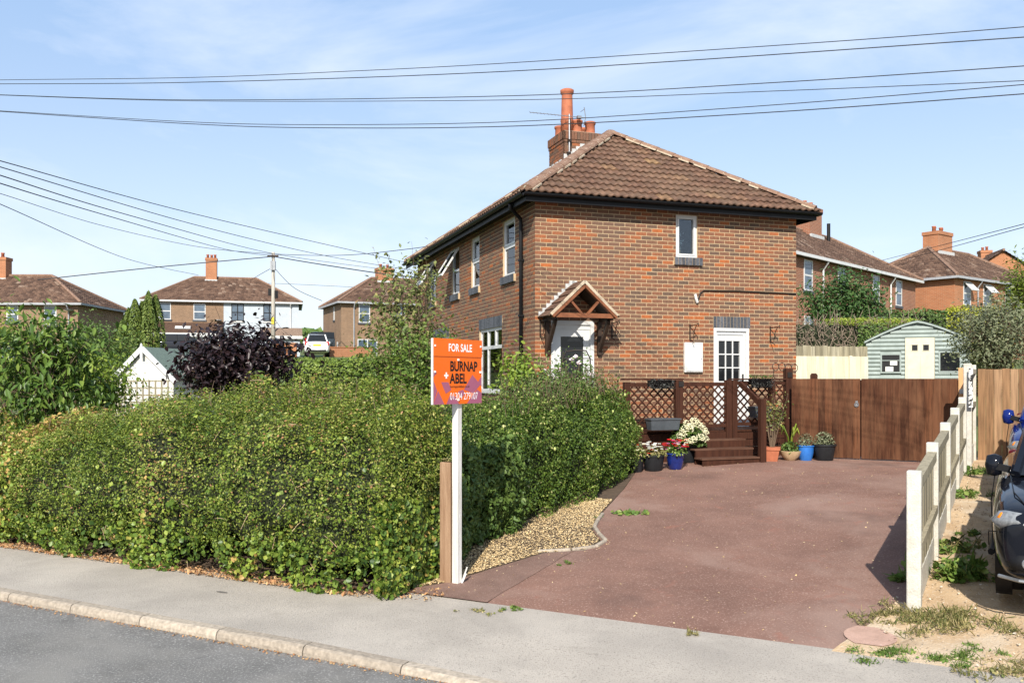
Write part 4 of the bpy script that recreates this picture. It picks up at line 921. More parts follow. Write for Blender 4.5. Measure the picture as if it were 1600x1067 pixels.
one('handrail', M['stain'], deck, lambda m: m.beam((3.63-1.3, -.08, 1.99-.6), (3.635-1.3, -.76, 1.62-.6), .05, .09))
for x in (2.36, 4.66): one('post_plaque', M['iron'], deck, lambda m: dl(m, x, x+.10, -1.088, -1.076, 1.93 if x < 3 else 2.10, 2.03 if x < 3 else 2.2)); 
m = MB()
for cx, n_ in ((4.44,2.3),(4.58,2.3),(4.72,2.28),(4.86,2.28)): m.tube([(cx-1.3+.07*math.cos(t), -.02, n_-.6+.075*math.sin(t)) for t in lin(0, 6.28, 14)], .007, 5)
m.tube([(4.40-1.3,-.02,1.66),(4.40-1.3,-.02,1.5),(4.50-1.3,-.02,1.47),(4.56-1.3,-.02,1.42),(4.48-1.3,-.02,1.40)], .007, 5)
m.build('scroll_ornament', M['iron'], deck, fix=False)['kind'] = 'stuff'
# troughs and wall baskets hung on the trellis
def trough(x, z, w_, label):
    t = empty('trough_planter', HL(x, -1.09, z), HRZ, label, 'planter', 'grey plastic troughs on the trellis')
    one('trough', mat('grey_plastic', (.07,.08,.09), (.05,.058,.066), rough=.5) if 'grey_plastic' not in bpy.data.materials else bpy.data.materials['grey_plastic'], t, lambda m: m.add([(-w_/2+.02,-.19,0),(w_/2-.02,-.19,0),(w_/2-.02,-.03,0),(-w_/2+.02,-.03,0),(-w_/2,-.22,.2),(w_/2,-.22,.2),(w_/2,0,.2),(-w_/2,0,.2)], [(0,3,2,1),(0,1,5,4),(1,2,6,5),(2,3,7,6),(3,0,4,7)]))
    one('rim', bpy.data.materials['grey_plastic'], t, lambda m: (m.box(-w_/2-.012,w_/2+.012,-.232,-.215,.18,.205), m.box(-w_/2-.012,w_/2+.012,-.004,.01,.18,.205), m.box(-w_/2-.012,-w_/2+.005,-.214,-.005,.18,.205), m.box(w_/2-.005,w_/2+.012,-.214,-.005,.18,.205)))
    one('compost', M['soil'], t, lambda m: m.box(-w_/2+.006,w_/2-.006,-.21,-.01,.14,.165))
trough(1.98, 1.17, .58, 'grey plastic trough planter low on the left trellis panel'); trough(3.98, 1.36, .36, 'small dark trough planter on the trellis right of the steps')
def moss_basket(x, z, w_, label, plant):
    t = empty('wall_basket', HL(x, -1.09, z), HRZ, label, 'basket', 'black lined baskets along the top of the trellis')
    one('liner', M['black'], t, lambda m: m.add([(w_/2*math.cos(a)*(1 if k else .6), -.02-.17*math.sin(a)*(1 if k else .55), .15*k) for k in (0, 1) for a in lin(0, math.pi, 10)], [(i, i+1, 12+i, 11+i) for i in range(10)]+[tuple(range(11)), tuple(range(11, 22))]))
    P = [(random.uniform(-w_/2,w_/2)*.95, -.03-random.random()*.15, random.random()*.16) for _ in range(420)]
    leaves('moss', leaf_mat('black_moss', [(0,(.008,.008,.007)),(1,(.03,.03,.025))], trans=0) if 'black_moss' not in bpy.data.materials else bpy.data.materials['black_moss'], P, [(0,-1,.2)]*420, (.02,.05), t)
    if plant: leaves('foliage', M['midgreen'], [(random.uniform(-w_/2,w_/2)*.9, -.03-random.random()*.13, .16+random.random()*.06) for _ in range(140)], [(0,0,1)]*140, (.02,.05), t)
moss_basket(1.96, 1.90, .52, 'black wall basket hooked over the left trellis rail', False); moss_basket(4.02, 1.92, .50, 'black wall basket with low greenery beside the back door', True)

# ------------------------------------------------------------ gates, fences
gl_ = gpx(1237, 714); GRZ = math.atan2(-.483, .875)
def glp(d): return Vector((gl_.x+d*math.cos(GRZ), gl_.y+d*math.sin(GRZ), 0))
gw = 0
while px(0,0,1).y and (glp(gw).x/glp(gw).y) < (1497-800)/F: gw += .01
GH = 2.075
def gate(name_label, d0, d1, ring):
    p = glp(d0); z0 = .68; t = empty('driveway_gate', (p.x, p.y, z0), GRZ, name_label, 'gate', 'pair of timber driveway gates')
    k = round((d1-d0)/.125); wdt = (d1-d0-.012)/k
    for i in range(k):
        bm_ = MB(); dz = random.uniform(-.004,.004); bm_.box(i*wdt+.001, (i+1)*wdt-.001, -.011-.003*(i % 2), .011, -.03+dz, GH-z0); bm_.build('board', M['gateboard'], t)
    for z in (.15, .7, 1.2): one('ledge', M['stain'], t, lambda m: m.box(.02, d1-d0-.03, .0115, .045, z, z+.1))
    one('brace_or_backing', M['stain'], t, lambda m: m.box(-.01, d1-d0+.004, .046, .06, .0, GH-z0-.02))  # backing sheet added to stop light showing through the board gaps
    if ring: one('ring_handle', M['metal'], t, lambda m: (m.tube([(d1-d0-.07+.035*math.cos(a), -.03, .93+.035*math.sin(a)) for a in lin(0, 6.28, 12)], .007, 6), m.box(d1-d0-.09, d1-d0-.05, -.02, -.0115, .91, 1.0)))
mid_ = gw*.435
gate('left leaf of the brown boarded driveway gates, with a ring handle', 0.0, mid_, True); gate('wider right leaf of the brown boarded driveway gates', mid_+.01, gw, False)
one_p = glp(mid_*.36); t = empty('fence_post_cap', (one_p.x, one_p.y+.12, 1.4), GRZ, 'pointed brown post top showing behind the left gate leaf', 'post'); one('post_top', M['stain'], t, lambda m: m.prism([(-.06,-.9),(.06,-.9),(.06,.74),(.035,.775),(-.035,.775),(-.06,.74)], 'y', -.03, .05))
gp_ = glp(gw+.065); gpost = empty('timber_gate_post', (gp_.x, gp_.y, .6), GRZ, 'pale orange timber gate post with a latch right of the gates', 'post')
one('post', mat('new_timber', (.58,.33,.16), (.48,.26,.12), stretch=(5,5,.4), scale=4), gpost, lambda m: m.box(-.065,.065,-.05,.05,-.2,1.66)); one('latch', M['metal'], gpost, lambda m: (m.box(-.05,.03,-.075,-.05,1.22,1.3), m.box(-.02,.0,-.1,-.075,1.22,1.25)))
def fm(n): return 7.92+.032*(n-2.93)
fo = Vector((*xy(fm(2.93), 2.93), 0)); fence = empty('low_fence', fo, 0, 'low fence of white concrete posts and weathered boards beside the driveway', 'fence')
FR = math.atan2(EY+.032*DY, EX+.032*DX)              # direction along the fence
def fpt(n, off=0): X, Y = xy(fm(n)+off, n); return Vector((X-fo.x, Y-fo.y, G(X, Y)))
def oriented(name, mt, parent, c, l, w_, z0, z1, bev=0):
    o = one(name, mt, parent, lambda m: m.box(-l/2, l/2, -w_/2, w_/2, z0, z1), bevel=bev); o.location = (c.x, c.y, c.z); o.rotation_euler = (0,0,FR); return o
pn_ = [2.93+1.83*i for i in range(5)]
for i, n in enumerate(pn_): oriented('concrete_post', M['concrete'], fence, fpt(n), .10, .115, -.15, 1.21, .012)
for n0, n1 in zip(pn_, pn_[1:]):
    p, q = fpt(n0), fpt(n1); L_ = (q-p).length-.10
    def slope_box(name, mt, z0, z1, w_, off=0, a0=0., a1=1.):
        P0, P1 = p.lerp(q, .03+.94*a0), p.lerp(q, .03+.94*a1); d = (q-p).normalized(); sx = Vector((-d.y, d.x, 0))*-1
        m = MB(); vs = []
        for pt in (P0, P1):
            for s_, z in ((-w_/2, z0), (w_/2, z0), (w_/2, z1), (-w_/2, z1)): vs.append(pt+sx*(s_+off)+Vector((0,0,z)))
        m.add(vs, [(0,1,2,3),(7,6,5,4),(0,4,5,1),(1,5,6,2),(2,6,7,3),(3,7,4,0)]); return m.build(name, mt, fence)
    slope_box('gravel_board', M['concrete'], -.1, .26, .04)
    slope_box('capping_rail', M['fencewood'], 1.03, 1.12, .085)
    for i in range(14): slope_box('fence_board', M['fencewood'], .262, 1.029, .02, .004*(i % 2), i/14+.003, (i+1)/14-.003)
    slope_box('back_rail', M['fencewood'], .5, .58, .04, .036)
# taller bay behind the gate line
to = Vector((*xy(8.22, 10.75), 0)); tall = empty('tall_fence', (to.x, to.y, G(to.x, to.y)), FR, 'tall concrete post fence bay with grey boards between gate and brown fence', 'fence')
for x in (0, 1.62): one('concrete_post', M['concrete'], tall, lambda m: m.box(x-.05, x+.05, -.06, .06, -.2, 1.72), bevel=.012)
one('gravel_board', M['concrete'], tall, lambda m: m.box(.05, 1.57, -.025, .025, -.1, .34))
for i in range(13): one('fence_board', M['fencewood'], tall, lambda m: m.box(.052+i*.1167, .052+(i+1)*.1167-.004, -.012+.004*(i % 2), .01, .342, 1.6))
for z in (1.0, 1.56): one('rail', M['fencewood'], tall, lambda m: m.box(.052, 1.568, -.06, -.014, z, z+.08))
vb = one('fence_banner', mat('banner_print', (.75,.74,.70), (.02,.02,.02), scale=16, lo=.48, hi=.52, stretch=(1,1,1)), None, lambda m: m.box(-.03,.03,-.008,.008,-.02,.60)); q = to+Vector((-.02,-.14,0)); vb.location = (q.x, q.y, 1.64); vb.rotation_euler = (0,0,GRZ); props(vb, 'narrow black and white patterned strip beside the tall concrete post', 'strip')
bo = Vector((*xy(8.36, 12.45), 0)); bf = empty('board_fence', (bo.x, bo.y, .62), math.atan2(DY, DX), 'tan close-boarded fence behind the parked cars at the right edge', 'fence')
for i in range(34): one('board', M['brownboard'], bf, lambda m: m.box(i*.125, i*.125+.121, -.012+.006*(i % 2), .012, .0, 1.63+random.uniform(-.012,.012)))
for z in (.3, 1.3): one('rail', M['brownboard'], bf, lambda m: m.box(0, 4.2, .0125, .05, z, z+.08))

# ------------------------------------------------------------ pots by the steps and the gate
M['bluepot'] = mat('blue_glaze', (.012,.03,.19), (.006,.015,.10), rough=.15, spec=.6, scale=5)
M['lightblue'] = mat('bright_blue_glaze', (.03,.16,.50), (.02,.12,.40), rough=.2, spec=.6)
M['blackpot'] = mat('black_pot', (.018,.02,.023), (.012,.013,.015), rough=.5)
M['bowl'] = mat('sandstone_bowl', (.55,.40,.24), (.42,.29,.17), rough=.8, bump=.2)
M['red'] = mat('red_petal', (.55,.012,.012), (.45,.01,.015)); M['wpetal'] = mat('white_petal', (.80,.80,.76), (.7,.7,.62)); M['pink'] = mat('pink_petal', (.50,.16,.36), (.42,.12,.30))
M['cream'] = mat('cream_petal', (.68,.66,.44), (.55,.52,.34))
def potted(name, label, xp, yp, prof, material, plant, cat='plant pot', square=False):
    p = gpx(xp, yp); t = empty(name, p, random.random(), label, cat); n = 4 if square else 22
    o = one('pot', material, t, lambda m: m.lathe([(r*(1.3 if square else 1), z) for r, z in prof], n), smooth=not square)
    if not square: smooth_angle(o, 50)
    top = prof[-1]; rim = max(r for r, z in prof[-4:]); one('compost', M['soil'], t, lambda m: m.lathe([(rim*.84, top[1]-.05), (rim*.84, top[1]-.03)], 14)); plant(t, top[1], rim); return t
def bush(mt, r, h, n, size, **kw):
    def f(t, z, rim):
        P = []; N2 = []
        for _ in range(n):
            v = Vector((random.gauss(0,1), random.gauss(0,1), abs(random.gauss(0,1)))).normalized()*random.random()**.4; P.append((v.x*r, v.y*r, z-.02+v.z*h)); N2.append(v+Vector((0,0,.5)))
        leaves('foliage', mt, P, N2, size, t, **kw)
    return f
def blooms(t, material, n, r, z0, z1, s):
    m = MB()
    for _ in range(n):
        a = random.uniform(0, 6.28); rr = r*random.random()**.5; c = Vector((rr*math.cos(a), rr*math.sin(a), random.uniform(z0, z1)))
        for k in range(5): d = Vector((math.cos(k*1.26), math.sin(k*1.26), .2))*s*.6; m.lathe([(.002,-.004),(s*.5,0),(.002,.006)], 5, c+d)
    m.build('blooms', material, t, smooth=True)['kind'] = 'stuff'
tub = lambda r, h: [(r*.72,0),(r*.76,.01),(r*.97,h*.9),(r*1.05,h*.9),(r*1.06,h),(r*.96,h)]
def p1(t, z, rim): bush(M['dry'], .20, .20, 260, (.03,.07))(t, z, rim); blooms(t, M['cream'], 26, .18, z+.08, z+.22, .03); blooms(t, M['red'], 5, .16, z+.1, z+.22, .03)
def p2(t, z, rim): bush(M['dry'], .24, .18, 300, (.03,.07))(t, z, rim); blooms(t, M['wpetal'], 34, .2, z+.08, z+.22, .032); blooms(t, M['red'], 9, .24, z-.06, z+.2, .035)
def p3(t, z, rim): bush(M['weed'], .22, .16, 240, (.03,.07))(t, z, rim); blooms(t, M['red'], 34, .2, z+.1, z+.24, .04); blooms(t, M['pink'], 14, .2, z+.06, z+.22, .032); blooms(t, M['wpetal'], 8, .2, z+.06, z+.2, .03)
potted('flower_pot', 'black pot of cream flowers at the hedge end, leftmost by the steps', 993, 737, tub(.15,.28), M['blackpot'], p1)
potted('flower_pot', 'black pot of white and red flowers left of the dark blue pot', 1021, 735, tub(.19,.27), M['blackpot'], p2)
potted('flower_pot', 'dark blue glazed pot of red and pink flowers by the steps', 1055, 733, [(.10,0),(.11,.01),(.145,.16),(.155,.25),(.17,.26),(.17,.28),(.15,.28)], M['bluepot'], p3)
def hyd(t, z, rim):
    bush(M['midgreen'], .34, .38, 700, (.06,.12), aspect=.7)(t, z, rim)
    m = MB()
    for _ in range(34):
        v = Vector((random.gauss(0,1), random.gauss(-.3,1), abs(random.gauss(.3,1)))).normalized(); c = Vector((v.x*.35, v.y*.34, z+.04+v.z*.40))
        for k in range(26): d = Vector((random.gauss(0,1), random.gauss(0,1), random.gauss(0,1))).normalized()*.055; m.lathe([(.002,-.01),(.018,0),(.002,.01)], 5, c+d)
    m.build('blooms', M['cream'], t, smooth=True)['kind'] = 'stuff'
potted('hydrangea_pot', 'large black pot of cream hydrangea against the left of the steps', 1074, 722, tub(.2,.34), M['blackpot'], hyd)
def shrubby(t, z, rim):
    tw = MB(); P = []; N2 = []
    for k in range(13):
        e_ = Vector((random.gauss(0,.13), random.gauss(0,.13), z+random.uniform(.5,1.12))); md = Vector((e_.x*.4, e_.y*.4, z+.35)); tw.tube([(e_.x*.1, e_.y*.1, z-.04), md, e_], [.009,.007,.003], 5)
        for _ in range(34): q = md.lerp(e_, random.random()**.8)+Vector((random.gauss(0,.06), random.gauss(0,.06), random.gauss(0,.05))); P.append(q); N2.append((random.gauss(0,1), random.gauss(0,1), .8))
    tw.build('stems', M['bark'], t, fix=False)['kind'] = 'stuff'; leaves('foliage', M['apple'], P, N2, (.03,.065), t)
potted('shrub_pot', 'square terracotta pot with a tall sparse shrub beside the newel post', 1206, 720, [(.105,0),(.145,.20),(.16,.20),(.165,.25),(.145,.25)], M['terracotta'], shrubby, square=True)
def succ(t, z, rim):
    bush(M['midgreen'], .2, .2, 320, (.03,.08))(t, z, rim); m = MB()
    for k in range(5):
        a = random.uniform(0, 6.28); m.tube([(0,0,z), (.05*math.cos(a), .05*math.sin(a), z+.25), (.16*math.cos(a), .16*math.sin(a), z+.36+random.random()*.12), (.2*math.cos(a), .2*math.sin(a), z+.30)], [.012,.010,.016,.006], 6)
    m.build('stems', M['lime'], t, smooth=True, fix=False)['kind'] = 'stuff'
potted('bowl_planter', 'round sandstone bowl of trailing plants between terracotta and blue pots', 1235, 719, [(.08,0),(.09,.01),(.16,.08),(.19,.15),(.2,.17),(.185,.17)], M['bowl'], succ)
potted('plant_pot', 'bright blue glazed pot with fine greenery in front of the left gate', 1259, 719, [(.10,0),(.105,.01),(.135,.14),(.14,.24),(.155,.25),(.155,.27),(.14,.27)], M['lightblue'], bush(M['olive'], .17, .24, 420, (.02,.05)))
potted('plant_tub', 'wide black tub with a low bushy plant, nearest the gate middle', 1288, 719, tub(.2,.29), M['blackpot'], bush(M['olive'], .2, .26, 520, (.03,.06)))

# ------------------------------------------------------------ the houses around
M['farbrick'] = None
def brick_tex(name, c1, c2, mo, scale=1):
    m, t, p = base_mat(name); l = t.links.new; tcn = nn(t, 'ShaderNodeTexCoord'); sx = nn(t, 'ShaderNodeSeparateXYZ'); l(tcn.outputs['Object'], sx.inputs[0])
    ad = nn(t, 'ShaderNodeMath', operation='ADD'); l(sx.outputs[0], ad.inputs[0]); l(sx.outputs[1], ad.inputs[1]); cb = nn(t, 'ShaderNodeCombineXYZ'); l(ad.outputs[0], cb.inputs[0]); l(sx.outputs[2], cb.inputs[1])
    b = nn(t, 'ShaderNodeTexBrick'); b.inputs['Scale'].default_value = 1; b.inputs['Brick Width'].default_value = .225; b.inputs['Row Height'].default_value = .075; b.inputs['Mortar Size'].default_value = .007
    b.inputs['Color1'].default_value = (*c1,1); b.inputs['Color2'].default_value = (*c2,1); b.inputs['Mortar'].default_value = (*mo,1); l(cb.outputs[0], b.inputs[0])
    n = nn(t, 'ShaderNodeTexNoise'); n.inputs['Scale'].default_value = 1.2; n.inputs['Detail'].default_value = 6; l(tcn.outputs['Object'], n.inputs[0]); mr = nn(t, 'ShaderNodeMapRange'); mr.inputs[3].default_value = .75; mr.inputs[4].default_value = 1.2; l(n.outputs[0], mr.inputs[0])
    x = nn(t, 'ShaderNodeMix', data_type='RGBA', blend_type='MULTIPLY'); x.inputs[0].default_value = 1; l(b.outputs[0], x.inputs[6]); l(mr.outputs[0], x.inputs[7]); l(x.outputs[2], p.inputs['Base Color']); p.inputs['Roughness'].default_value = .9
    bp = nn(t, 'ShaderNodeBump'); bp.inputs['Strength'].default_value = .4; bp.inputs['Distance'].default_value = .01; l(b.outputs['Fac'], bp.inputs['Height']); bp.invert = True; l(bp.outputs[0], p.inputs['Normal']); return m
M['brick_brown'] = brick_tex('brown_brickwork', (.16,.093,.054), (.22,.128,.074), (.32,.24,.165))
M['brick_red'] = brick_tex('red_brickwork', (.21,.076,.04), (.28,.102,.052), (.34,.24,.165))
M['brick_orange'] = brick_tex('orange_brickwork', (.31,.108,.043), (.375,.137,.056), (.38,.26,.165))
M['render'] = mat('pale_render', (.42,.46,.50), (.38,.42,.46), rough=.9, scale=2)
M['fartile'] = rnd_mat('far_roof_tile', [(0,(.07,.04,.027)),(.5,(.115,.066,.044)),(.93,(.15,.09,.06)),(1,(.24,.17,.125))], 'attr', nscale=14, noise_amt=.6, bump=.5)
M['orangetile'] = rnd_mat('orange_roof_tile', [(0,(.34,.12,.05)),(1,(.44,.17,.075))], 'attr', nscale=10, noise_amt=.4)
M['blackframe'] = mat('black_frame', (.015,.015,.017)); M['whitegut'] = M['white']; M['greygut'] = mat('grey_gutter', (.35,.36,.38))
def hip_roof(parent, W, D, ze, rise, ov, tile, gab=False, rows=14):
    m = MB(); hx = D/2+ov if not gab else 0.0; x0, x1, y0, y1 = -ov, W+ov, -ov, D+ov; run = D/2+ov
    def ring(f, lift):
        i = hx*f; j = run*f; z = ze+rise*f+lift
        return [(x0+i, y0+j, z), (x1-i, y0+j, z), (x1-i, y1-j, z), (x0+i, y1-j, z)]
    wtile = .32
    for r in range(rows):
        f0, f1 = r/rows, (r+1)/rows; A = ring(f0, .045); B = ring(f1, .01); C = ring(f0, -.0)
        for s in range(4):
            if gab and s in (1, 3): continue
            a, b = Vector(A[s]), Vector(A[(s+1) % 4]); c, d = Vector(B[(s+1) % 4]), Vector(B[s]); e_, f_ = Vector(C[s]), Vector(C[(s+1) % 4])
            k = max(1, round((b-a).length/wtile))
            for i in range(k):
                t0, t1 = i/k, (i+1)/k; dz = Vector((0,0,random.uniform(-.006,.006)))
                mid0 = a.lerp(b, (t0+t1)/2)+Vector((0,0,.035)); midt = d.lerp(c, (t0+t1)/2)+Vector((0,0,.03))
                m.add([a.lerp(b,t0)+dz, mid0+dz, a.lerp(b,t1)+dz, d.lerp(c,t1)+dz, midt+dz, d.lerp(c,t0)+dz, e_.lerp(f_,t0), e_.lerp(f_,t1)], [(0,1,4,5),(1,2,3,4),(6,7,2,1,0)])
    o = m.build('roof', tile, parent, fix=False)
    T = ring(1, .05)
    caps = MB()
    if not gab:
        E = ring(0, .06)
        for p, q in ((E[0], T[0]), (E[1], T[1]), (E[2], T[1]), (E[3], T[0])): caps.tube([p, q], .11, 6)
    caps.tube([T[0], T[1]], .12, 6); c = caps.build('ridge_tiles', M['hip'], o, fix=False); c['kind'] = 'stuff'; return o
def far_house(name, label, loc, rz, W, D, hz, rise, wall, tile, wins, chims, ov=.3, gut=None, gab=False, down=(), base=3, group='houses of the estate'):
    t = empty(name, loc, rz, label, 'house', group); wl = MB()
    wl.box(0, W, 0, D, -base, hz)
    if gab: wl.prism([(0,hz),(D,hz),(D/2,hz+rise-.05)], 'x', 0.002, W-.002)
    w_ = wl.build('wall', wall, t)
    hip_roof(t, W, D, hz, rise, ov, tile, gab)
    one('soffit', M['darkwood'], t, lambda m: m.box(-ov+.02, W+ov-.02, -ov+.02, D+ov-.02, hz-.10, hz-.02))
    gm = gut or M['greygut']
    if not gab:
        for bx in ((-ov-.05, W+ov+.05, -ov-.07, -ov+.018), (-ov-.07, -ov+.018, -ov+.02, D+ov), (W+ov-.018, W+ov+.07, -ov+.02, D+ov)): one('gutter', gm, t, lambda m: m.box(*bx, hz-.12, hz+.02))
    for x in down: one('downpipe', gm, t, lambda m: m.tube([(x,-ov-.02,hz-.1),(x,-ov+.02,hz-.2),(x,-.07,hz-.5),(x,-.07,-.5)], .045, 6))
    for wn in wins:
        face, a0, a1, z0, z1, style = wn
        def fb(m, u0, u1, d0, d1, v0, v1):
            if face == 'f': m.box(u0, u1, d0, d1, v0, v1)
            elif face == 'l': m.box(d0, d1, D-u1, D-u0, v0, v1)
            else: m.box(W-d1, W-d0, u0, u1, v0, v1)
        fmt = M['blackframe'] if 'k' in style else M['white']; tt = .065; mdz = z0+(z1-z0)*.5
        def fr(m):
            fb(m, a0, a0+tt, -.03, .02, z0, z1); fb(m, a1-tt, a1, -.03, .02, z0, z1); fb(m, a0+tt, a1-tt, -.03, .02, z0, z0+tt); fb(m, a0+tt, a1-tt, -.03, .02, z1-tt, z1); fb(m, a0+tt, a1-tt, -.028, .02, mdz-.04, mdz+.04)
            if 'w' in style: fb(m, (a0+a1)/2-.04, (a0+a1)/2+.04, -.027, .02, z0+tt, z1-tt)
        wo = one('window' if 'd' not in style else 'door', fmt, t, fr)
        nx = 2 if 'w' in style else 1
        for i in range(nx):
            u0 = a0+tt+(a1-a0-2*tt)*i/nx; u1 = a0+tt+(a1-a0-2*tt)*(i+1)/nx
            for v0, v1 in ((z0+tt, mdz-.04), (mdz+.04, z1-tt)):
                if 'd' in style and v0 < mdz-.05: one('panel', M['white'], wo, lambda m: fb(m, u0, u1, -.012, .0, v0, v1)); continue
                one('pane', M['farglass'] , wo, lambda m: fb(m, u0, u1, -.012, -.004, v0, v1))
                if 'c' in style: one('curtain', M['curtain'], wo, lambda m: fb(m, u0, u0+(u1-u0)*.35, -.0035, -.002, v0, v1))
        if 's' in style: one('sill', M['blue_brick'] if 'k' not in style else M['whitepaint'], wo, lambda m: fb(m, a0-.08, a1+.08, -.07, .0, z0-.13, z0-.002))
        if 'o' in style:                             # a sash tilted open
            sm = MB(); hh = (z1-mdz); sm.box(a0+.02, a1-.02, -.025, .025, -hh, -hh+.06); sm.box(a0+.02, a0+.08, -.024, .024, -hh+.06, 0); sm.box(a1-.08, a1-.02, -.024, .024, -hh+.06, 0); sm.box(a0+.08, a1-.08, -.003, .003, -hh+.06, 0)
            so = sm.build('open_sash', M['white'], wo); so.location = (0, -.06, z1-.05); so.rotation_euler = (R(-42), 0, 0)
    for x, y, wx, wy, top, pots in chims:
        ch = one('chimney', M['brick_orange'] if wall is not M['brick_red'] else M['brick_red'], t, lambda m: (m.box(x-wx/2, x+wx/2, y-wy/2, y+wy/2, hz+.2, top-.22), m.box(x-wx/2-.05, x+wx/2+.05, y-wy/2-.05, y+wy/2+.05, top-.219, top)))
        for i in range(pots): q = x-wx/2+wx*(i+.5)/pots; one('chimney_pot', M['pot'], ch, lambda m: m.lathe([(.12,0),(.10,.25),(.13,.28),(.13,.34),(.09,.34)], 10, (q, y-.1+.2*(i % 2), top)), smooth=True)
        one('lead_flashing', M['lead'], ch, lambda m: (m.box(x-wx/2-.06, x+wx/2+.06, y-wy/2-.12, y-wy/2-.01, hz+rise*.80, hz+rise*.93), ))
    return t
M['farglass'] = mat('far_glass', (.10,.14,.19), (.04,.06,.085), rough=.06, spec=.8, scale=1.2)
def rz_of(dx, dy): return math.atan2(dy, dx)
# across the green, left to right
c = px(0, 480, 61); cL = px(147, 480, 61)
hl = far_house('brown_brick_house', 'brown brick house with dark tiled hip roof at the left edge of the photo', (cL.x-13.3, 61, cL.z-4.75), 0, 12.2, 7.2, 5.0, 2.25, M['brick_brown'], M['fartile'],
    [('f',7.35,8.15,3.7,4.85,'s'),('f',9.9,10.75,3.55,4.85,'s'),('f',9.8,10.9,.9,2.2,'w'),('f',7.0,8.4,.9,2.2,'w')], [(5.1,3.6,.75,.8,8.6,1)], down=(11.6,), ov=.35, gut=M['greygut'])
one('satellite_dish', M['greygut'], hl, lambda m: m.lathe([(.02,-.05),(.2,-.02),(.3,.05),(.31,.06)], 14, (11.75, -.3, 4.5)), smooth=True)
dr_ = (math.cos(R(16)), math.sin(R(16))); cM = px(241, 473, 77)
hm = far_house('twin_house', 'pair of houses, left half brown brick and right half pale blue render', (cM.x-.85, 77, cM.z-4.75), R(14), 12.9, 7.4, 5.0, 2.4, M['brick_brown'], M['fartile'],
    [('f',1.15,2.15,3.35,4.8,'s'),('f',4.0,5.0,3.35,4.75,'s'),('f',7.15,8.2,3.3,4.8,'wks'),('f',9.85,10.9,3.3,4.8,'wks')], [(5.2,3.7,.95,.9,9.2,3)], down=(12.2,), gut=M['whitegut'])
one('render_wall', M['render'], hm, lambda m: m.box(6.5, 12.904, -.004, 7.404, -3, 4.89))
pr = one('front_porch', M['brick_brown'], hm, lambda m: m.box(.2, 6.3, -1.5, -.005, -2.5, 2.0))
one('porch_roof', M['fartile'], pr, lambda m: m.add([(0,-1.75,2.1),(6.45,-1.75,2.1),(6.45,-.01,3.1),(0,-.01,3.1),(0,-1.75,2.0),(6.45,-1.75,2.0),(6.45,-.01,2.9),(0,-.01,2.9)], [(0,1,2,3),(4,7,6,5),(0,4,5,1),(1,5,6,2),(3,2,6,7),(0,3,7,4)]))
one('porch_fascia', M['white'], pr, lambda m: m.box(-.02, 6.47, -1.82, -1.752, 1.8, 2.12)); one('roof_light', M['white'], pr, lambda m: m.beam((2.6,-1.0,2.62),(3.9,-1.0,2.62), .45, .05, (0,-.5,.86)))
for x0, x1 in ((2.9,3.9),(4.0,5.0),(5.1,6.2)): 
    wo = one('porch_window', M['white'], pr, lambda m: (m.box(x0,x0+.08,-1.56,-1.49,-.6,1.75), m.box(x1-.08,x1,-1.56,-1.49,-.6,1.75), m.box(x0+.08,x1-.08,-1.56,-1.49,-.6,-.5), m.box(x0+.08,x1-.08,-1.56,-1.49,1.65,1.75)))
    one('pane', M['farglass'], wo, lambda m: m.box(x0+.08, x1-.08, -1.53, -1.52, -.5, 1.65))
sp_ = one('side_porch', M['render'], hm, lambda m: m.box(9.9, 13.0, -1.6, -.025, -2, 1.75)); one('porch_roof', M['fartile'], sp_, lambda m: m.add([(9.7,-1.85,1.95),(13.2,-1.85,1.95),(13.2,-.03,2.75),(9.7,-.03,2.75),(9.7,-1.85,1.76),(13.2,-1.85,1.76),(13.2,-.03,2.6),(9.7,-.03,2.6)], [(0,1,2,3),(4,7,6,5),(0,4,5,1),(1,5,6,2),(3,2,6,7),(0,3,7,4)]))
one('porch_fascia', M['white'], sp_, lambda m: m.box(9.68,13.22,-1.9,-1.852,1.7,1.96)); one('porch_window', mat('maroon_frame', (.10,.02,.025)), sp_, lambda m: m.box(10.9,12.5,-1.65,-1.601,.3,1.3)); one('dish', M['greygut'], hm, lambda m: m.lathe([(.02,-.05),(.25,-.02),(.34,.06)], 12, (6.1, -.4, 3.3)), smooth=True)
# house with the arched porch, seen on its corner
cN = px(536, 471, 70); rzN = R(24)
hn = far_house('corner_brick_house', 'brown brick house with curved door hood standing right of the utility pole', (cN.x-.2, 70.3, cN.z-5.0), rzN, 13.0, 6.6, 5.0, 2.3, M['brick_brown'], M['fartile'],
    [('f',1.4,2.3,3.4,4.85,'s'),('f',4.3,5.2,3.4,4.85,'s'),('f',1.3,2.9,.7,2.1,'wc'),('f',4.2,5.6,.7,2.1,'wc'),('l',4.0,4.35,3.7,4.8,'s'),('l',5.2,5.5,.6,1.9,''),('l',1.0,1.8,-.2,1.9,'d')], [(4.4,3.3,1.3,.9,8.2,2)], down=(1.0,), gut=M['greygut'])
one('door_hood', mat('hood_brown', (.12,.09,.07)), hn, lambda m: m.add([(d, 5.25+.75*math.cos(a), 2.15+.7*math.sin(a)) for d in (-.9, -.003) for a in lin(0, math.pi, 10)], [(i, i+1, 12+i, 11+i) for i in range(10)]+[tuple(range(11)), tuple(range(11, 22))]))
one('hood_bracket', M['darkwood'], hn, lambda m: m.beam((-.02,5.95,1.2),(-.8,5.95,2.1),.08,.08)); one('hood_bracket', M['darkwood'], hn, lambda m: m.beam((-.02,4.55,1.2),(-.8,4.55,2.1),.08,.08))
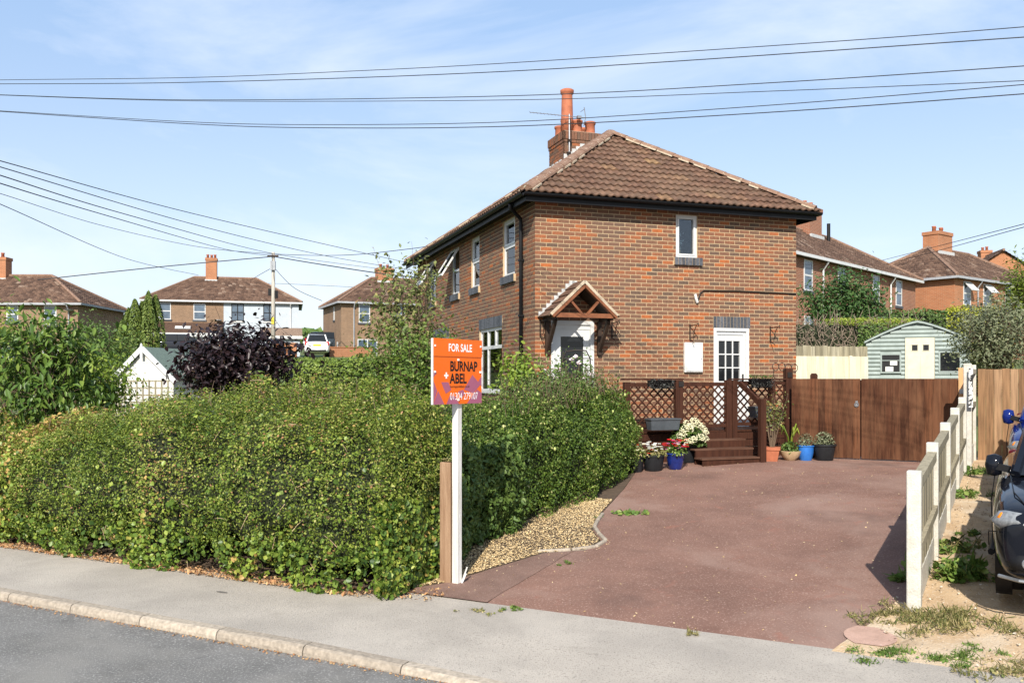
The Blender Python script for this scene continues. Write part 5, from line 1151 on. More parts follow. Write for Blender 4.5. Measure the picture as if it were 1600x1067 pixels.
cO = px(640, 480, 84); far_house('orange_roof_house', 'house with bright orange tiled roof glimpsed behind the slender tree', (cO.x, 84, cO.z-5.2), R(20), 9, 7, 5.2, 2.6, M['brick_red'], M['orangetile'], [('f',1,2,3.5,4.8,'s')], [(2.0,3.5,.9,.9,8.4,2)])
# behind the house, right
far_house('red_brick_house', 'long red brick house with white gutter directly right of the main house', (23.05-18*.678, 51.2-18*.735, 3.05), math.atan2(.735,.678), 18, 7, 4.62, 2.35, M['brick_red'], M['fartile'],
    [('f',3.45,4.35,3.05,4.45,'s'),('f',7.2,8.1,3.05,4.45,'s'),('f',11.6,12.5,3.05,4.45,'s'),('f',14.9,15.8,3.05,4.45,'s'),('f',3.5,4.5,.6,1.9,'w')], [(11.5,3.5,1.5,1.0,8.3,4)], gut=M['whitegut'], down=(5.4,14.0))
hr = bpy.data.objects['red_brick_house']; one('vent_pipe', M['black'], hr, lambda m: m.tube([(12.9,2.9,6.4),(12.9,2.9,7.6)], .1, 8))
far_house('corner_red_house', 'orange-red brick house with windows tilted open at the right', (25.7, 52, px(1490,432,52).z-4.7), math.atan2(.61,.79), 12, 6.6, 4.7, 2.3, M['brick_orange'], M['fartile'],
    [('f',1.0,1.9,3.1,4.5,'so'),('f',3.5,4.5,3.1,4.5,'so'),('f',6.4,7.3,3.1,4.5,'s')], [(4.5,3.3,1.8,1.0,8.1,4)], down=(2.7,), gut=M['greygut'])
hr = bpy.data.objects['corner_red_house']; one('vent_pipe', M['black'], hr, lambda m: m.tube([(5.4,3.0,6.4),(5.4,3.0,7.5)], .1, 8))
cG = px(1573, 390, 75); far_house('gable_house', 'orange brick gable end house at the far right behind the others', (cG.x+3.55, 75, cG.z-7.6), R(80), 7, 7.2, 5.0, 2.6, M['brick_orange'], M['fartile'], [], [(4.4,3.6,.9,.9,8.2,2)], gab=True)

# ------------------------------------------------------------ sheds and fences beyond
ws = px(226, 600, 21); wsh = empty('garden_shed', (ws.x, ws.y, G(ws.x, 21)+.3), R(-14), 'small white boarded garden shed with green felt roof above the hedge', 'shed')
za = px(0,546,21).z-wsh.location.z; ze_ = px(0,591,21).z-wsh.location.z; hw = .78; LEN = 2.3
for i in range(14):
    z0 = .1+i*.14; z1 = z0+.138
    if z0 > za-.12: break
    w0 = hw if z1 < ze_ else max(.05, hw*(za-z1)/(za-ze_)); w1 = hw if z1 < ze_ else w0
    one('board', M['whitepaint'], wsh, lambda m: m.box(-w1, w1, -.012-.004*(i % 2), .0, z0, z1))
one('wall', M['whitepaint'], wsh, lambda m: (m.box(-hw+.01, hw-.01, .001, LEN, 0, ze_), m.prism([(-hw+.01,ze_),(hw-.01,ze_),(0,za-.04)], 'y', .001, LEN)))
one('felt_roof', mat('green_felt', (.14,.185,.155), (.10,.135,.115), scale=20, bump=.3), wsh, lambda m: (m.beam((-(hw+.08)/2, -.08, (ze_+za)/2-.02+.04), (-(hw+.08)/2, LEN+.1, (ze_+za)/2-.02+.04), math.hypot(hw+.1, za-ze_)*1.0, .03, (-(za-ze_),0,hw)), m.beam(((hw+.08)/2, -.08, (ze_+za)/2+.02), ((hw+.08)/2, LEN+.1, (ze_+za)/2+.02), math.hypot(hw+.1, za-ze_), .03, (za-ze_,0,hw))))
for s in (-1, 1): one('barge_board', M['white'], wsh, lambda m: m.beam((s*(hw+.12), -.10, ze_-.10), (0, -.10, za+.03), .03, .11, (0,0,1)))
fin = one('finial', M['white'], wsh, lambda m: m.prism([(-.035,-.2),(.035,-.2),(.03,.10),(0,.15),(-.03,.10)], 'y', -.13, -.116))
fin.location.z = za
tr_ = empty('garden_trellis', (ws.x+.05, ws.y-.75, wsh.location.z), R(-4), 'square white trellis panel standing in front of the small shed', 'trellis')
zt = ze_-.04
for i in range(12): one('slat', M['fencewood'], tr_, lambda m: m.box(-.80+i*.145, -.80+i*.145+.035, -.02, -.005, zt-1.5, zt))
for i in range(9): one('slat', M['fencewood'], tr_, lambda m: m.box(-.82, .84, -.004, .012, zt-.04-i*.16, zt-.005-i*.16))
# pale green log-lap shed with arched gable
gs = px(1433, 600, 24.5); Sx = 24.5/F; gsh = empty('log_shed', (gs.x, 24.5, G(gs.x, 24.5)), R(-22), 'pale green log-lap shed with arched gable and cream door', 'shed')
zof = gsh.location.z; M['paleg'] = mat('pale_green_paint', (.29,.335,.315), (.225,.265,.25), rough=.6, scale=4); M['creamp'] = mat('cream_paint', (.58,.54,.42), (.52,.48,.36), rough=.6)
zA, zE = px(0,503,24.5).z-zof, px(0,533,24.5).z-zof; HWs = 1.30
def arch(x): return zE+(zA-zE)*(1-(abs(x)/HWs)**1.3)
lapn = 22; dzl = (zA)/lapn
for i in range(lapn):
    z0 = i*dzl; z1 = z0+dzl
    if z1 <= zE: xw = HWs
    else:
        xw = 0
        for k in range(200):
            if arch(HWs*k/200) >= z1: xw = HWs*k/200
    if xw < .06: continue
    spans = [(-xw, xw)]
    cuts = [(-.31,.44,0,px(0,528,24.5).z-zof), (-.93,-.40,px(0,583,24.5).z-zof,px(0,552,24.5).z-zof), (.53,1.08,px(0,582,24.5).z-zof,px(0,549,24.5).z-zof)]
    for c0, c1, v0, v1 in cuts:
        if z1 > v0+.03 and z0 < v1-.03: spans = [s for a, b in spans for s in ((a, min(b, c0)), (max(a, c1), b)) if s[1]-s[0] > .03]
    for a, b in spans:
        one('log_board', M['paleg'], gsh, lambda m: m.add([(x, -.035*math.sin(math.pi*f), z0+dzl*f) for x in (a, b) for f in lin(0, 1, 5)], [(j, j+1, 7+j, 6+j) for j in range(5)]))
poly = [(-HWs,0)]+[(x, arch(x)-.01) for x in lin(-HWs, HWs, 16)]+[(HWs,0)]
one('body', M['paleg'], gsh, lambda m: m.prism(poly, 'y', .02, 3.0))
one('roof', mat('roof_felt', (.10,.11,.11), bump=.2), gsh, lambda m: m.add([(x, y, arch(x)+.012+.03*l) for y in (-.06, 3.1) for l in (0, 1) for x in lin(-HWs-.05, HWs+.05, 16)], [(i, i+1, 34+i+1, 34+i) for i in range(16)]+[(17+i, 17+i+1, 51+i+1, 51+i) for i in range(16)]+[(i, i+1, 17+i+1, 17+i) for i in range(16)]))
one('edge_trim', M['paleg'], gsh, lambda m: m.add([(x, y, arch(x)+dz_) for y in (-.075, -.045) for dz_ in (-.02, .03) for x in lin(-HWs-.04, HWs+.04, 16)], [(i, i+1, 17+i+1, 17+i) for i in range(16)]+[(17+i, 17+i+1, 51+i+1, 51+i) for i in range(16)]))
zd1 = px(0,528,24.5).z-zof
dd = one('door', M['creamp'], gsh, lambda m: m.box(-.30, .43, -.03, .015, 0, zd1))
for x0 in (-.13, .15):
    one('door_window', M['creamp'], dd, lambda m: (m.box(x0-.015, x0+.155, -.042, -.031, zd1-.36, zd1-.345), m.box(x0-.015, x0+.155, -.042, -.031, zd1-.19, zd1-.175)))
    one('pane', M['darkglass'], dd, lambda m: m.box(x0, x0+.14, -.036, -.0305, zd1-.345, zd1-.19))
for x0, x1 in ((-.25,.05),(.08,.38)): one('door_panel', M['creamp'], dd, lambda m: m.box(x0, x1, -.042, -.031, .2, zd1-.48))
for x0, x1, v0, v1 in ((-.93,-.40,583,552),(.53,1.08,582,549)):
    a, b = px(0,v0,24.5).z-zof, px(0,v1,24.5).z-zof
    wo = one('window', M['paleg'], gsh, lambda m: (m.box(x0,x0+.04,-.04,.015,a,b), m.box(x1-.04,x1,-.04,.015,a,b), m.box(x0+.04,x1-.04,-.04,.015,a,a+.04), m.box(x0+.04,x1-.04,-.04,.015,b-.04,b)))
    one('pane', M['darkglass'], wo, lambda m: m.box(x0+.04, x1-.04, -.01, .0, a+.04, b-.04))
    if x0 < 0: one('window_bar', M['paleg'], wo, lambda m: m.box(x0+.04, x1-.04, -.03, -.011, b-.2, b-.18)); one('clutter', M['curtain'], wo, lambda m: (m.box(-.8,-.6,-.02,-.0105,a+.05,a+.18), m.box(-.68,-.5,-.022,-.0107,a+.22,a+.34)))
cf0 = px(1235, 600, 21.5); cf = empty('cream_fence', (cf0.x, 21.5, G(cf0.x, 21.5)), R(16), 'cream painted fence with grey board top between house and pale shed', 'fence')
zc, zg = px(0,557,22).z-cf.location.z, px(0,541,22).z-cf.location.z
M['creamf'] = rnd_mat('cream_fence_paint', [(0,(.52,.475,.35)),(1,(.60,.55,.42))], 'obj', nscale=4, noise_amt=.15, stretch=(4,4,.5))
for i in range(19):
    one('board', M['creamf'], cf, lambda m: m.box(i*.115, i*.115+.112, -.01, .01, 0, zc)); one('grey_board', M['fencewood'], cf, lambda m: m.box(i*.115, i*.115+.110, .011, .026, zc-.1, zg+random.uniform(-.02,.02)))
one('post', M['creamf'], cf, lambda m: m.box(1.62, 1.70, -.05, -.011, 0, zc+.02))

# vegetation beyond the gates
def box_hedge(name, label, a, b, depth, z0, z1, n, size, mt, group=None, lump=.12, core=True):
    a = Vector(a); b = Vector(b); t = empty(name, (a.x, a.y, z0), math.atan2(b.y-a.y, b.x-a.x), label, 'hedge', group); L_ = math.hypot(b.x-a.x, b.y-a.y); hgt = z1-z0
    pf = [(0,0),(-.06,hgt*.5),(0,hgt*.85),(.15,hgt*.98),(depth/2,hgt),(depth-.15,hgt*.95),(depth,0)]
    ps = lambda u, v, z: (u, v, max(0, z)); core_mesh('shaded_core', (0, L_), pf, ps, t, inset=.18, k=24, sd_=len(name))
    P, N2, lm = shell(n, (-.05, L_+.05), pf, ps, sd_=len(name), lump=lump, depth=.22); leaves('foliage', mt, P, N2, size, t, rnd=.5+.3*lm); return t
a, b_ = px(440, 600, 19), px(625, 600, 18.5); box_hedge('back_hedge', 'bright green clipped hedge across the garden below the white car', a, b_, 1.0, G(a.x, 19), px(0,557,19).z, 12000, (.04,.08), M['lime'] if False else leaf_mat('bright_hedge_leaf', [(0,(.08,.13,.02)),(.5,(.16,.23,.035)),(1,(.28,.34,.07))]))
a, b_ = px(1240, 560, 29), px(1440, 560, 30); dh = box_hedge('bare_hedge', 'half dead brown hedge with a green top behind the cream fence', a, b_, 1.2, G(a.x, 29), px(0,500,29.5).z, 1500, (.05,.1), M['olive'])
tw = MB()
for _ in range(900):
    u = random.random(); L_ = (Vector(b_)-Vector(a)).length; p = Vector((u*L_, -.12+random.random()*.15, random.uniform(.3, px(0,500,29.5).z-dh.location.z-.05))); tw.tube([p, p+Vector((random.gauss(0,.2), random.gauss(0,.08), random.gauss(.15,.2)))], [.012,.006], 4)
tw.build('bare_twigs', mat('grey_twig', (.26,.20,.15), (.16,.12,.09)), dh, fix=False)['kind'] = 'stuff'
P = [(random.uniform(1.6, 4.6), random.uniform(-.15, 1.1), px(0,499,29.5).z-dh.location.z+random.uniform(-.18,.06)) for _ in range(2600)]; leaves('green_top', M['lime'], P, [(0,-.2,1)]*len(P), (.05,.1), dh, rnd=[.9]*len(P))
P = [(random.uniform(2.2, 4.7), -.14-random.random()*.1, px(0,499,29.5).z-dh.location.z-.1-random.random()**.7*1.1) for _ in range(2600)]; leaves('green_face', M['midgreen'], P, [(0,-1,.4)]*len(P), (.05,.1), dh)
a, b_ = px(1335, 560, 35), px(1520, 560, 35); box_hedge('ivy_hedge', 'tall ivy-covered hedge below the red brick houses', a, b_, 1.2, G(a.x, 35), px(0,481,35).z, 9000, (.07,.14), M['midgreen'], lump=.2)
a, b_ = px(1480, 560, 31), px(1580, 560, 30); box_hedge('golden_hedge', 'yellow-green conifer hedge sloping up towards the right edge', a, b_, 1.2, G(a.x, 31), px(0,479,31).z, 6000, (.05,.10), leaf_mat('golden_leaf', [(0,(.18,.20,.02)),(.5,(.36,.38,.03)),(1,(.52,.52,.06))]), lump=.15)
b = px(1310, 560, 33); tree('garden_tree', 'dark green leafy tree in front of the red brick house right of the wall', 'tree', gz(b), 1.6, px(1318, 475, 33), (1.35,1.0,.9), 70, 6500, (.09,.17), leaf_mat('deep_green_leaf', [(0,(.03,.075,.02)),(.5,(.06,.125,.03)),(1,(.12,.19,.05))]), spread=.24, trunk_r=.08)
b = px(1560, 600, 20.5); tree('silver_tree', 'silvery grey-green small tree beside the pale green shed', 'tree', gz(b), 1.1, px(1560, 530, 20.5), (.85,.7,.68), 80, 7500, (.05,.11), M['olive'], spread=.17, aspect=.4, trunk_r=.06)
b = px(1600, 600, 27); tree('conifer_tree', 'yellow-green conifer cut by the right edge above the silver tree', 'tree', gz(b), 2.2, px(1606, 462, 27), (.62,.55,.95), 60, 5200, (.08,.16), leaf_mat('conifer_leaf', [(0,(.06,.10,.012)),(.5,(.13,.18,.02)),(1,(.26,.31,.04))]), spread=.17, aspect=.3)
fo_ = []
for k, (xx, hh) in enumerate(((191,503),(201,484),(211,470),(222,474),(232,458),(243,463))):
    Yc = 44+.4*(k % 2); b = px(xx, 560, Yc); t = empty('cypress_tree', gz(b), 0, ['leftmost and shortest of the green columnar cypress trees', 'second cypress from the left in the columnar row', 'third cypress from the left in the columnar row', 'fourth cypress from the left in the columnar row', 'tallest cypress, fifth in the columnar row', 'rightmost columnar cypress, next to the twin house'][k], 'tree', 'row of columnar cypress trees')
    top = px(xx, hh, Yc).z-t.location.z; one('trunk', M['bark'], t, lambda m: m.tube([(0,0,-.2),(0,0,top*.9)], [.08,.02], 6)); P = []; N2 = []
    for _ in range(2600):
        f = random.random()**.8; z = .2+(top-.2)*f; r = .40*(1-f**3)+.04; a = random.uniform(0, 6.28); fl_ = 1+.25*math.sin(a*5+z*1.5); P.append((math.cos(a)*r*fl_, math.sin(a)*r*fl_, z+random.random()*.1)); N2.append((math.cos(a), math.sin(a), .9))
    leaves('crown', M['cypress'], P, N2, (.10,.22), t, aspect=.3, droop=-2.2, tilt=.3)
b = px(20, 560, 40); tree('hedge_bush', 'round green bush low in front of the left edge house', 'bush', gz(b), 1.0, px(160, 545, 38), (1.3,.8,.9), 46, 4200, (.08,.16), M['midgreen'], spread=.25)
# distant wooded rise
tl = MB(); P = []; N2 = []
for _ in range(5200):
    X = random.uniform(-190, 190); Y = 300+random.uniform(-8, 8); z = G(X, 299)+random.random()**.6*(4+1.6*fbm(X*.05, 3)); P.append((X, Y, z)); N2.append((0,-1,.6))
o = leaves('distant_woodland', M['midgreen'], P, N2, (1.6,3.4), None, aspect=.9); props(o, 'low line of distant trees on the horizon', 'trees')

# ------------------------------------------------------------ low walls, pole, cars, wires
def low_wall(label, a, b, h, group='low red brick garden walls'):
    a = Vector(a); b = Vector(b); t = empty('garden_wall', (a.x, a.y, a.z-1.2), math.atan2(b.y-a.y, b.x-a.x), label, 'wall', group); L_ = math.hypot(b.x-a.x, b.y-a.y)
    one('brickwork', M['brick_orange'], t, lambda m: m.box(0, L_, 0, .22, -.5, 1.2+h)); one('coping', M['concrete'] if False else M['brick_orange'], t, lambda m: m.box(-.02, L_+.02, -.03, .25, 1.2+h+.002, 1.2+h+.07))
low_wall('low red brick garden wall left of the white car', px(431, 556, 63), px(463, 556, 63), .85); low_wall('low red brick garden wall right of the white car', px(509, 556, 64), px(582, 554, 66), .6)
pb = px(427, 548, 66); pole = empty('utility_pole', (pb.x, pb.y, pb.z-.5), 0, 'grey wooden utility pole carrying wires in front of the blue rendered house', 'pole')
ptop = px(427, 394, 66).z-pole.location.z
one('pole', mat('pole_wood', (.42,.39,.34), (.32,.29,.25), stretch=(3,3,.2)), pole, lambda m: m.tube([(0,0,-.5),(0,0,ptop)], [.17,.12], 10), smooth=True)
one('transformer_box', M['greygut'], pole, lambda m: m.box(-.16,.22,-.3,-.12,ptop-1.35,ptop-.7)); one('junction_box', M['black'], pole, lambda m: (m.box(-.34,-.14,-.15,.1,ptop-3.2,ptop-2.7), m.box(.13,.32,-.15,.1,ptop-3.4,ptop-2.85))); one('warning_plate', mat('yellow_plate', (.7,.55,.06)), pole, lambda m: m.box(-.1,.1,-.19,-.17,ptop-5.3,ptop-4.8)); one('crossarm', M['darkwood'], pole, lambda m: m.box(-.4,.4,-.16,-.06,ptop-.35,ptop-.23))
def car(name, label, loc, heading, paint, group='parked cars', rear_plate=False):
    t = empty(name, loc, math.atan2(heading[1], heading[0]), label, 'car', group)
    st = [(2.14,.66,.28,.50,.66),(2.11,.77,.21,.55,.74),(1.97,.84,.17,.60,.79),(1.6,.87,.17,.64,.86),(1.1,.875,.17,.66,.90),(.6,.88,.17,.68,.94),(-.4,.88,.17,.68,.95),(-1.2,.88,.17,.68,.96),(-1.7,.86,.18,.68,.97),(-1.98,.81,.22,.64,.96),(-2.1,.74,.30,.6,.92),(-2.14,.62,.36,.56,.84)]
    m = MB(); vs = []; K = 12
    for x, w_, zb, zm, zh in st: vs += [(x,y,z) for y, z in ((0,zb),(w_*.8,zb),(w_*.97,zb+.08),(w_,zm),(w_*.955,zh-.03),(w_*.82,zh),(0,zh+.03),(-w_*.82,zh),(-w_*.955,zh-.03),(-w_,zm),(-w_*.97,zb+.08),(-w_*.8,zb))]
    n = len(st); m.add(vs, [(i*K+j, i*K+(j+1) % K, (i+1)*K+(j+1) % K, (i+1)*K+j) for i in range(n-1) for j in range(K)]+[tuple(range(K)), tuple((n-1)*K+j for j in range(K))])
    bdy = m.build('body', paint, t, smooth=True); sb = bdy.modifiers.new('s', 'SUBSURF'); sb.levels = 2; sb.render_levels = 2
    B = [(1.0,.70,.93),(1.0,-.70,.93),(-2.0,-.68,.95),(-2.0,.68,.95)]; T = [(.2,.56,1.43),(.2,-.56,1.43),(-1.5,-.54,1.44),(-1.5,.54,1.44)]; Bv, Tv = [Vector(v) for v in B], [Vector(v) for v in T]
    one('roof', paint, t, lambda m: m.add([*(v+Vector((.03 if v.x > 0 else -.03, 0, .0)) for v in Tv), *(Vector((v.x*.8-.08, v.y*.8, 1.485)) for v in Tv)], [(4,5,6,7),(0,1,5,4),(1,2,6,5),(2,3,7,6),(3,0,4,7)]), smooth=True)
    for nm, ids in (('windscreen',(0,1)),('side_window',(1,2)),('rear_window',(2,3)),('side_window',(3,0))):
        i, j = ids; one(nm, M['darkglass'], t, lambda m: m.add([Bv[i],Bv[j],Tv[j],Tv[i]], [(0,1,2,3)]), fix=False)
    for i in range(4): one('pillar', paint, t, lambda m: m.tube([Bv[i], Tv[i]], .045, 6))
    for sg in (-1, 1): one('pillar', M['black'], t, lambda m: m.tube([(-.45,sg*.70,.93),(-.5,sg*.565,1.43)], .035, 6)); one('window_line', M['black'], t, lambda m: m.tube([(1.0,sg*.715,.94),(-1.95,sg*.70,.965)], .018, 6))
    for x in (1.32, -1.28):
        for sg in (-1, 1):
            wh = one('wheel', M['black'], t, lambda m: m.lathe([(.2,-.10),(.31,-.10),(.33,-.07),(.33,.07),(.31,.10),(.2,.10)], 24)); wh.location = (x, sg*.715, .33); wh.rotation_euler = (R(90),0,0); smooth_angle(wh)
            rm = one('rim', M['metal'], wh, lambda m: [m.lathe([(.02,-.105),(.06,-.11),(.06,.105),(.02,.11)], 12)]+[m.beam((.03*math.cos(a), .03*math.sin(a), q*.104), (.21*math.cos(a), .21*math.sin(a), q*.098), .05, .012, (0,0,1)) for a in lin(0, 5.03, 4) for q in (-1, 1)])
            ac = one('wheel_arch', M['black'], t, lambda m: m.lathe([(.30,-.06),(.375,-.06),(.375,.06),(.30,.06)], 24)); ac.location = (x, sg*.775, .33); ac.rotation_euler = (R(90),0,0)
    for sg in (-1, 1):
        mr = one('mirror', paint, t, lambda m: m.lathe([(.01,-.10),(.075,-.085),(.095,0),(.075,.085),(.01,.10)], 12, (.72, sg*.87, .985), .6, .8), smooth=True); one('mirror_stalk', M['black'], t, lambda m: m.beam((.74, sg*.74, .95), (.74, sg*.86, .98), .06, .06))
        one('headlight', mat('lamp_glass', (.26,.27,.28), (.06,.065,.07), rough=.06, spec=.7, scale=9) if 'lamp_glass' not in bpy.data.materials else bpy.data.materials['lamp_glass'], t, lambda m: m.lathe([(.01,-.105),(.07,-.085),(.11,0),(.075,.07),(.01,.085)], 16, (1.985, sg*.665, .665), 1.25, 1.8), smooth=True)
        one('lamp_bulb', M['white'], t, lambda m: m.lathe([(.01,-.05),(.05,0),(.01,.05)], 10, (2.09, sg*.60, .655)), smooth=True)
        one('indicator', mat('amber', (.75,.22,.01), rough=.15) if 'amber' not in bpy.data.materials else bpy.data.materials['amber'], t, lambda m: m.lathe([(.01,-.04),(.04,0),(.01,.04)], 10, (2.035, sg*.775, .69)), smooth=True)
        one('fog_recess', M['black'], t, lambda m: m.lathe([(.02,-.075),(.085,-.06),(.10,0),(.085,.06),(.02,.075)], 14, (2.06, sg*.60, .36), .9, 1.5), smooth=True); one('fog_lamp', M['metal'], t, lambda m: m.tube([(2.142, sg*(.60+.035*math.sin(a)), .36+.035*math.cos(a)) for a in lin(0, 6.28, 14)], .008, 5))
        one('bonnet_seam', M['black'], t, lambda m: m.tube([(2.03,sg*.60,.775),(1.7,sg*.70,.852),(1.05,sg*.735,.925)], .006, 4)); one('bumper_seam', M['black'], t, lambda m: m.tube([(2.06,sg*.80,.58),(1.85,sg*.868,.55),(1.66,sg*.882,.52),(1.60,sg*.882,.40)], .006, 4)); one('door_seam', M['black'], t, lambda m: m.tube([(.72,sg*.86,.92),(.70,sg*.895,.66),(.78,sg*.875,.25)], .006, 4))
        one('side_trim', M['black'], t, lambda m: m.tube([(1.0,sg*.885,.24),(-.95,sg*.885,.24)], .03, 6))
        one('tail_light', mat('red_lamp', (.45,.015,.015), rough=.15) if 'red_lamp' not in bpy.data.materials else bpy.data.materials['red_lamp'], t, lambda m: m.box(-2.08,-1.9,sg*.70-.1,sg*.70+.1,.70,.95), bevel=.03)
    one('grille', M['black'], t, lambda m: (m.box(2.08, 2.165, -.44, .44, .27, .41)), bevel=.02); one('upper_grille', M['black'], t, lambda m: m.box(2.08, 2.16, -.36, .36, .55, .65), bevel=.02); one('bumper_lip', M['metal'], t, lambda m: m.tube([(1.98,-.80,.225),(2.12,-.66,.225),(2.15,0,.22),(2.12,.66,.225),(1.98,.80,.225)], .014, 6)); one('grille_bar', M['metal'], t, lambda m: m.box(2.162, 2.168, -.34, .34, .595, .608)); one('bumper_trim', M['black'], t, lambda m: m.box(-2.13, -2.0, -.6, .6, .28, .42), bevel=.02)
    if rear_plate: one('number_plate', mat('yellow_number_plate', (.75,.6,.03)), t, lambda m: m.box(-2.165,-2.135,-.26,.26,.66,.78))
    return t
def paint(name, c_): return mat(name, c_, tuple(x*.92 for x in c_), rough=.08, spec=.3, coat=0, scale=1)
hc = (-.50,-.866)
car('black_car', 'black car with amber indicator parked nearest at the right edge', (5.67, 8.60, G(5.92, 8.34)+.04), hc, paint('black_paint', (.006,.007,.011))).scale = (1.03,1.03,1.03)
car('blue_car', 'dark blue car with blue door mirror parked behind the black car', (8.02, 12.6, G(8.42, 12.4)), hc, paint('blue_paint', (.006,.016,.12))).scale = (1.03,1.03,1.03)
wcp = px(487, 556, 61); car('white_car', 'white hatchback parked by the low brick walls, seen from behind', (wcp.x, 62.6, wcp.z), (-.22,.975), paint('white_car_paint', (.78,.78,.78)), rear_plate=True)
dcp = px(281, 556, 68); car('dark_car', 'dark car parked in front of the twin house behind the shed roof', (dcp.x, 69, dcp.z+.2), (.97,.2), paint('dark_car_paint', (.02,.022,.03)))
dcp = px(512, 545, 72); car('grey_car', 'dark grey car parked beyond the white hatchback', (dcp.x, 73, dcp.z-.1), (.96,.25), paint('grey_car_paint', (.035,.045,.055)))
def wire(label, pts, r, group):
    """pts: (photo x, photo y, depth); a smooth line through them"""
    V = [px(*p) for p in pts]; out_ = []
    for i in range(len(V)-1):
        p0, p1, p2, p3 = V[max(i-1,0)], V[i], V[i+1], V[min(i+2, len(V)-1)]
        for k in range(10):
            t = k/10; out_.append(.5*((2*p1)+(p2-p0)*t+(2*p0-5*p1+4*p2-p3)*t*t+(3*p1-p0-3*p2+p3)*t**3))
    out_.append(V[-1]); m = MB(); o0 = out_[0]; m.tube([p-o0 for p in out_], r, 5); o = m.build('overhead_wire', M['wire'], None, fix=False); o.location = o0; props(o, label, 'wire', group)
M['wire'] = mat('wire_black', (.03,.032,.036), (.025,.026,.03), rough=.6)
g1 = 'overhead wires spanning the sky'
wire('topmost overhead wire across the whole sky', [(-60,126,17),(25,125,17),(300,121.5,15.5),(550,111.5,14),(800,98.5,13),(1300,65.5,11),(1600,42.5,10),(1700,34,9.6)], .0055, g1)
wire('second overhead wire from the top across the sky', [(-60,132,17),(0,131.5,17),(300,129,15.5),(800,111.5,13),(1600,58.5,10),(1700,51,9.6)], .0065, g1)
wire('third overhead wire from the top, above the tall chimney pot', [(-60,146,17),(0,148.5,17),(300,156.5,15.5),(800,150,13),(1200,130,11.5),(1600,103.5,10),(1700,96,9.6)], .006, g1)
wire('fourth overhead wire from the top, grazing the tall chimney pot', [(-60,147,17.2),(0,149,17.2),(300,158,15.7),(800,156.5,13.2),(1200,143,11.7),(1600,126.5,10.2),(1700,122,9.8)], .005, g1)
wire('fifth overhead wire from the top, crossing the chimney pots', [(-60,170,17),(0,173.5,17),(300,191,15.5),(500,195,14.5),(800,190.5,13),(1200,165,11.5),(1600,132.5,10),(1700,124,9.6)], .0055, g1)
wire('lowest of the long overhead wires across the sky', [(-60,171,17),(0,174.5,17),(300,194,15.5),(500,200,14.5),(800,197.5,13),(1200,176,11.5),(1600,147,10),(1700,140,9.6)], .0065, g1)
g2 = 'wires converging on the utility pole'
wire('uppermost of the wires slanting down from the left edge', [(-60,235,24),(0,251.5,26),(300,333.5,40),(600,402.5,56),(700,424,62)], .016, g2)
wire('second of the wires slanting down from the left edge', [(-60,244,24),(0,261,26),(300,350,42),(500,398,56),(640,422,66)], .016, g2)
wire('third of the wires slanting down from the left edge', [(-60,255,24),(0,274,26),(200,336,38),(425,396,65.8),(600,421,70)], .018, g2)
wire('fourth of the wires slanting down from the left edge', [(-60,266,24),(0,286.5,26),(150,332,36),(350,389,60),(427,400,65.8)], .018, g2)
wire('long sagging wire from the left edge to the eave of the main house', [(-60,288,24),(0,302.5,26),(150,350,34),(300,384,36),(415,396,34),(530,399,29),(640,389,25),(694,380,24.2)], .010, g2)
wire('fine wire from the left edge down to the roof of the twin house', [(-60,297,30),(0,319,32),(200,405,55),(310,430,76)], .016, g2)
wire('thick cable from the far left house up to the utility pole', [(60,437,62),(80,435,62.5),(250,417,64),(425,401,65.8)], .035, g2)
wire('thick cable from the utility pole towards the slender tree', [(428,401,65.8),(500,413,62),(600,428,58),(680,436,56)], .035, g2)
wire('thin wire from the utility pole to the corner brick house roof', [(428,418,65.8),(460,450,66),(503,470,69)], .02, g2)
wire('thin wire from the utility pole to the twin house roof', [(426,418,65.8),(408,428,70),(391,438,78)], .02, g2)
wire('level thin wire behind the utility pole', [(320,443,90),(427,443,88),(560,449,86)], .018, g2)
g3 = 'wires to the houses on the right'
wire('upper of the two wires slanting to the right edge', [(1370,409,48),(1480,381,34),(1600,350,24),(1680,328,20)], .011, g3); wire('lower of the two wires slanting to the right edge', [(1380,414,48),(1480,388,34),(1600,355,24),(1680,335,20)], .011, g3)

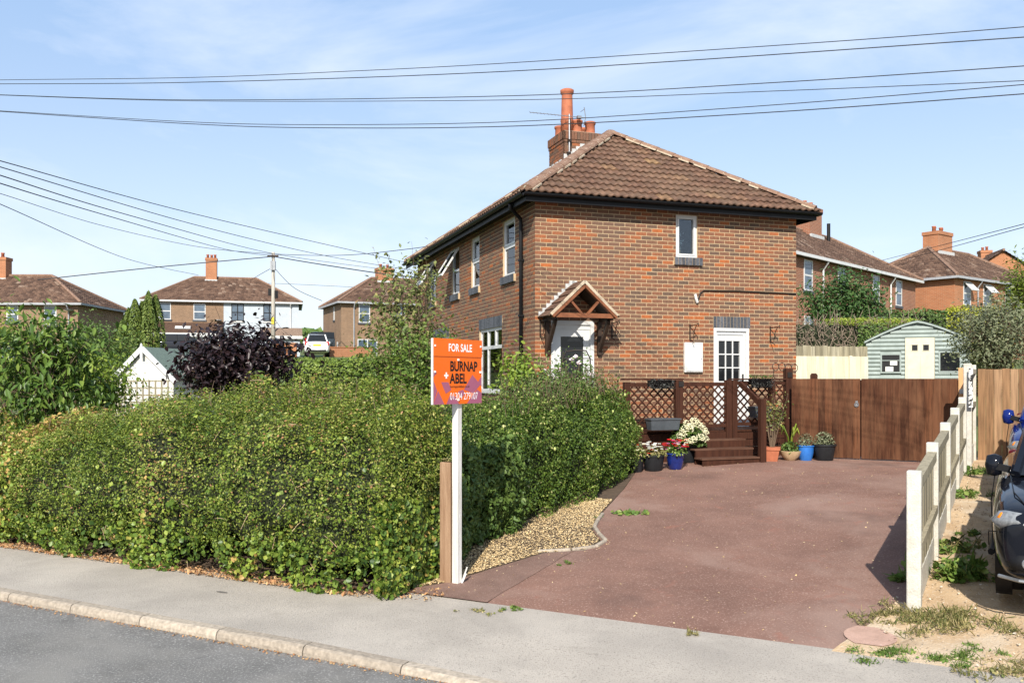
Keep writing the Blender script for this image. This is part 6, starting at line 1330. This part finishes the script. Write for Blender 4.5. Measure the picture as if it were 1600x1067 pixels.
# ------------------------------------------------------------ weeds and tufts
def tuft(label, xp, yp, r, h, n, mt, broad=0, group='weeds and grass tufts'):
    p = gpx(xp, yp); t = empty('grass_tuft' if not broad else 'weed_clump', p, 0, label, 'weeds', group)
    cl = [(random.gauss(0, r*.75), random.gauss(0, r*.42), random.uniform(.25, 1)) for _ in range(max(4, int(r*60)))]
    def scatter(k, hh, flat):
        P = []; N2 = []
        for _ in range(k):
            cx, cy, sc = random.choice(cl); x, y = cx+random.gauss(0, r*.16), cy+random.gauss(0, r*.12); g_ = G(p.x+x, p.y+y)-p.z
            P.append((x, y, g_+.008+hh*sc*random.uniform(.05, .6))); a = random.uniform(0, 6.28); N2.append((math.cos(a), math.sin(a), .3) if not flat else (.4*math.cos(a), .4*math.sin(a)-.3, 1))
        return P, N2
    if n:
        P, N2 = scatter(int(n*.6), h, False); leaves('blades', mt, P, N2, (h*.3, h*.95), t, aspect=.05, droop=-1.1, tilt=.5, rs=.25)
        P, N2 = scatter(int(n*.5), h*.5, True); leaves('small_leaves', M['weed'] if mt is M['weed'] else M['dry'], P, N2, (.012,.035), t, aspect=.6, tilt=.8)
    if broad:
        P, N2 = scatter(broad, h, True); leaves('leaves', M['weed'], P, N2, (.04,.10), t, aspect=.75)
tuft('bright green bramble clump at the foot of the first fence post', 1466, 905, .26, .34, 160, M['weed'], 420)
tuft('straggly green weeds between the second and third fence posts', 1482, 862, .22, .22, 200, M['dry'], 120)
tuft('wide patch of dry straw-coloured grass in front of the first fence post', 1420, 962, .30, .13, 900, M['dry'])
tuft('dry grass right of the first fence post on the sandy ground', 1490, 975, .36, .16, 1000, M['dry'])
tuft('green weed patch where pavement meets the driveway at the right', 1400, 1026, .24, .07, 700, M['weed'])
tuft('green grass patch on the pavement edge right of the pink patch', 1490, 1030, .22, .08, 620, M['weed'])
tuft('tuft near the right bottom corner of the pavement', 1560, 1050, .30, .10, 700, M['dry'])
tuft('green weeds beside the third fence post', 1513, 776, .22, .18, 260, M['weed'], 40); tuft('green weeds at the foot of the tall concrete post', 1526, 740, .25, .2, 260, M['weed'], 60)
tuft('small green tuft on the sandy ground left of the car', 1512, 836, .12, .10, 160, M['weed'], 30)
tuft('dry shrivelled weeds beside the car front', 1500, 905, .2, .2, 240, M['dry'], 40)
tuft('small pale tuft at the driveway and pavement joint', 1075, 992, .05, .08, 90, M['dry']); tuft('small green tuft beside the driveway corner near the sale board', 806, 951, .09, .05, 200, M['weed'])
tuft('dry tuft on the pavement edge near the sale board', 742, 955, .12, .035, 160, M['dry']); tuft('little tuft growing in the driveway seam', 890, 882, .08, .05, 110, M['weed']); tuft('green sprigs where the side hedge meets the driveway', 970, 805, .22, .07, 160, M['weed'], 60)
pk = sheet('pink_patch', mat('pink_cement', (.45,.29,.225), (.36,.23,.175), bump=.4, scale=9), lin(1.98, 2.40, 8), lambda n: 7.45+2.2*(n-2.2)**2, lambda n: 7.85-3.0*(n-2.16)**2, 8, lambda m, n: GM(m, n)+.016); props(pk, 'smooth pink cement patch at the right front corner of the driveway', 'cement patch')
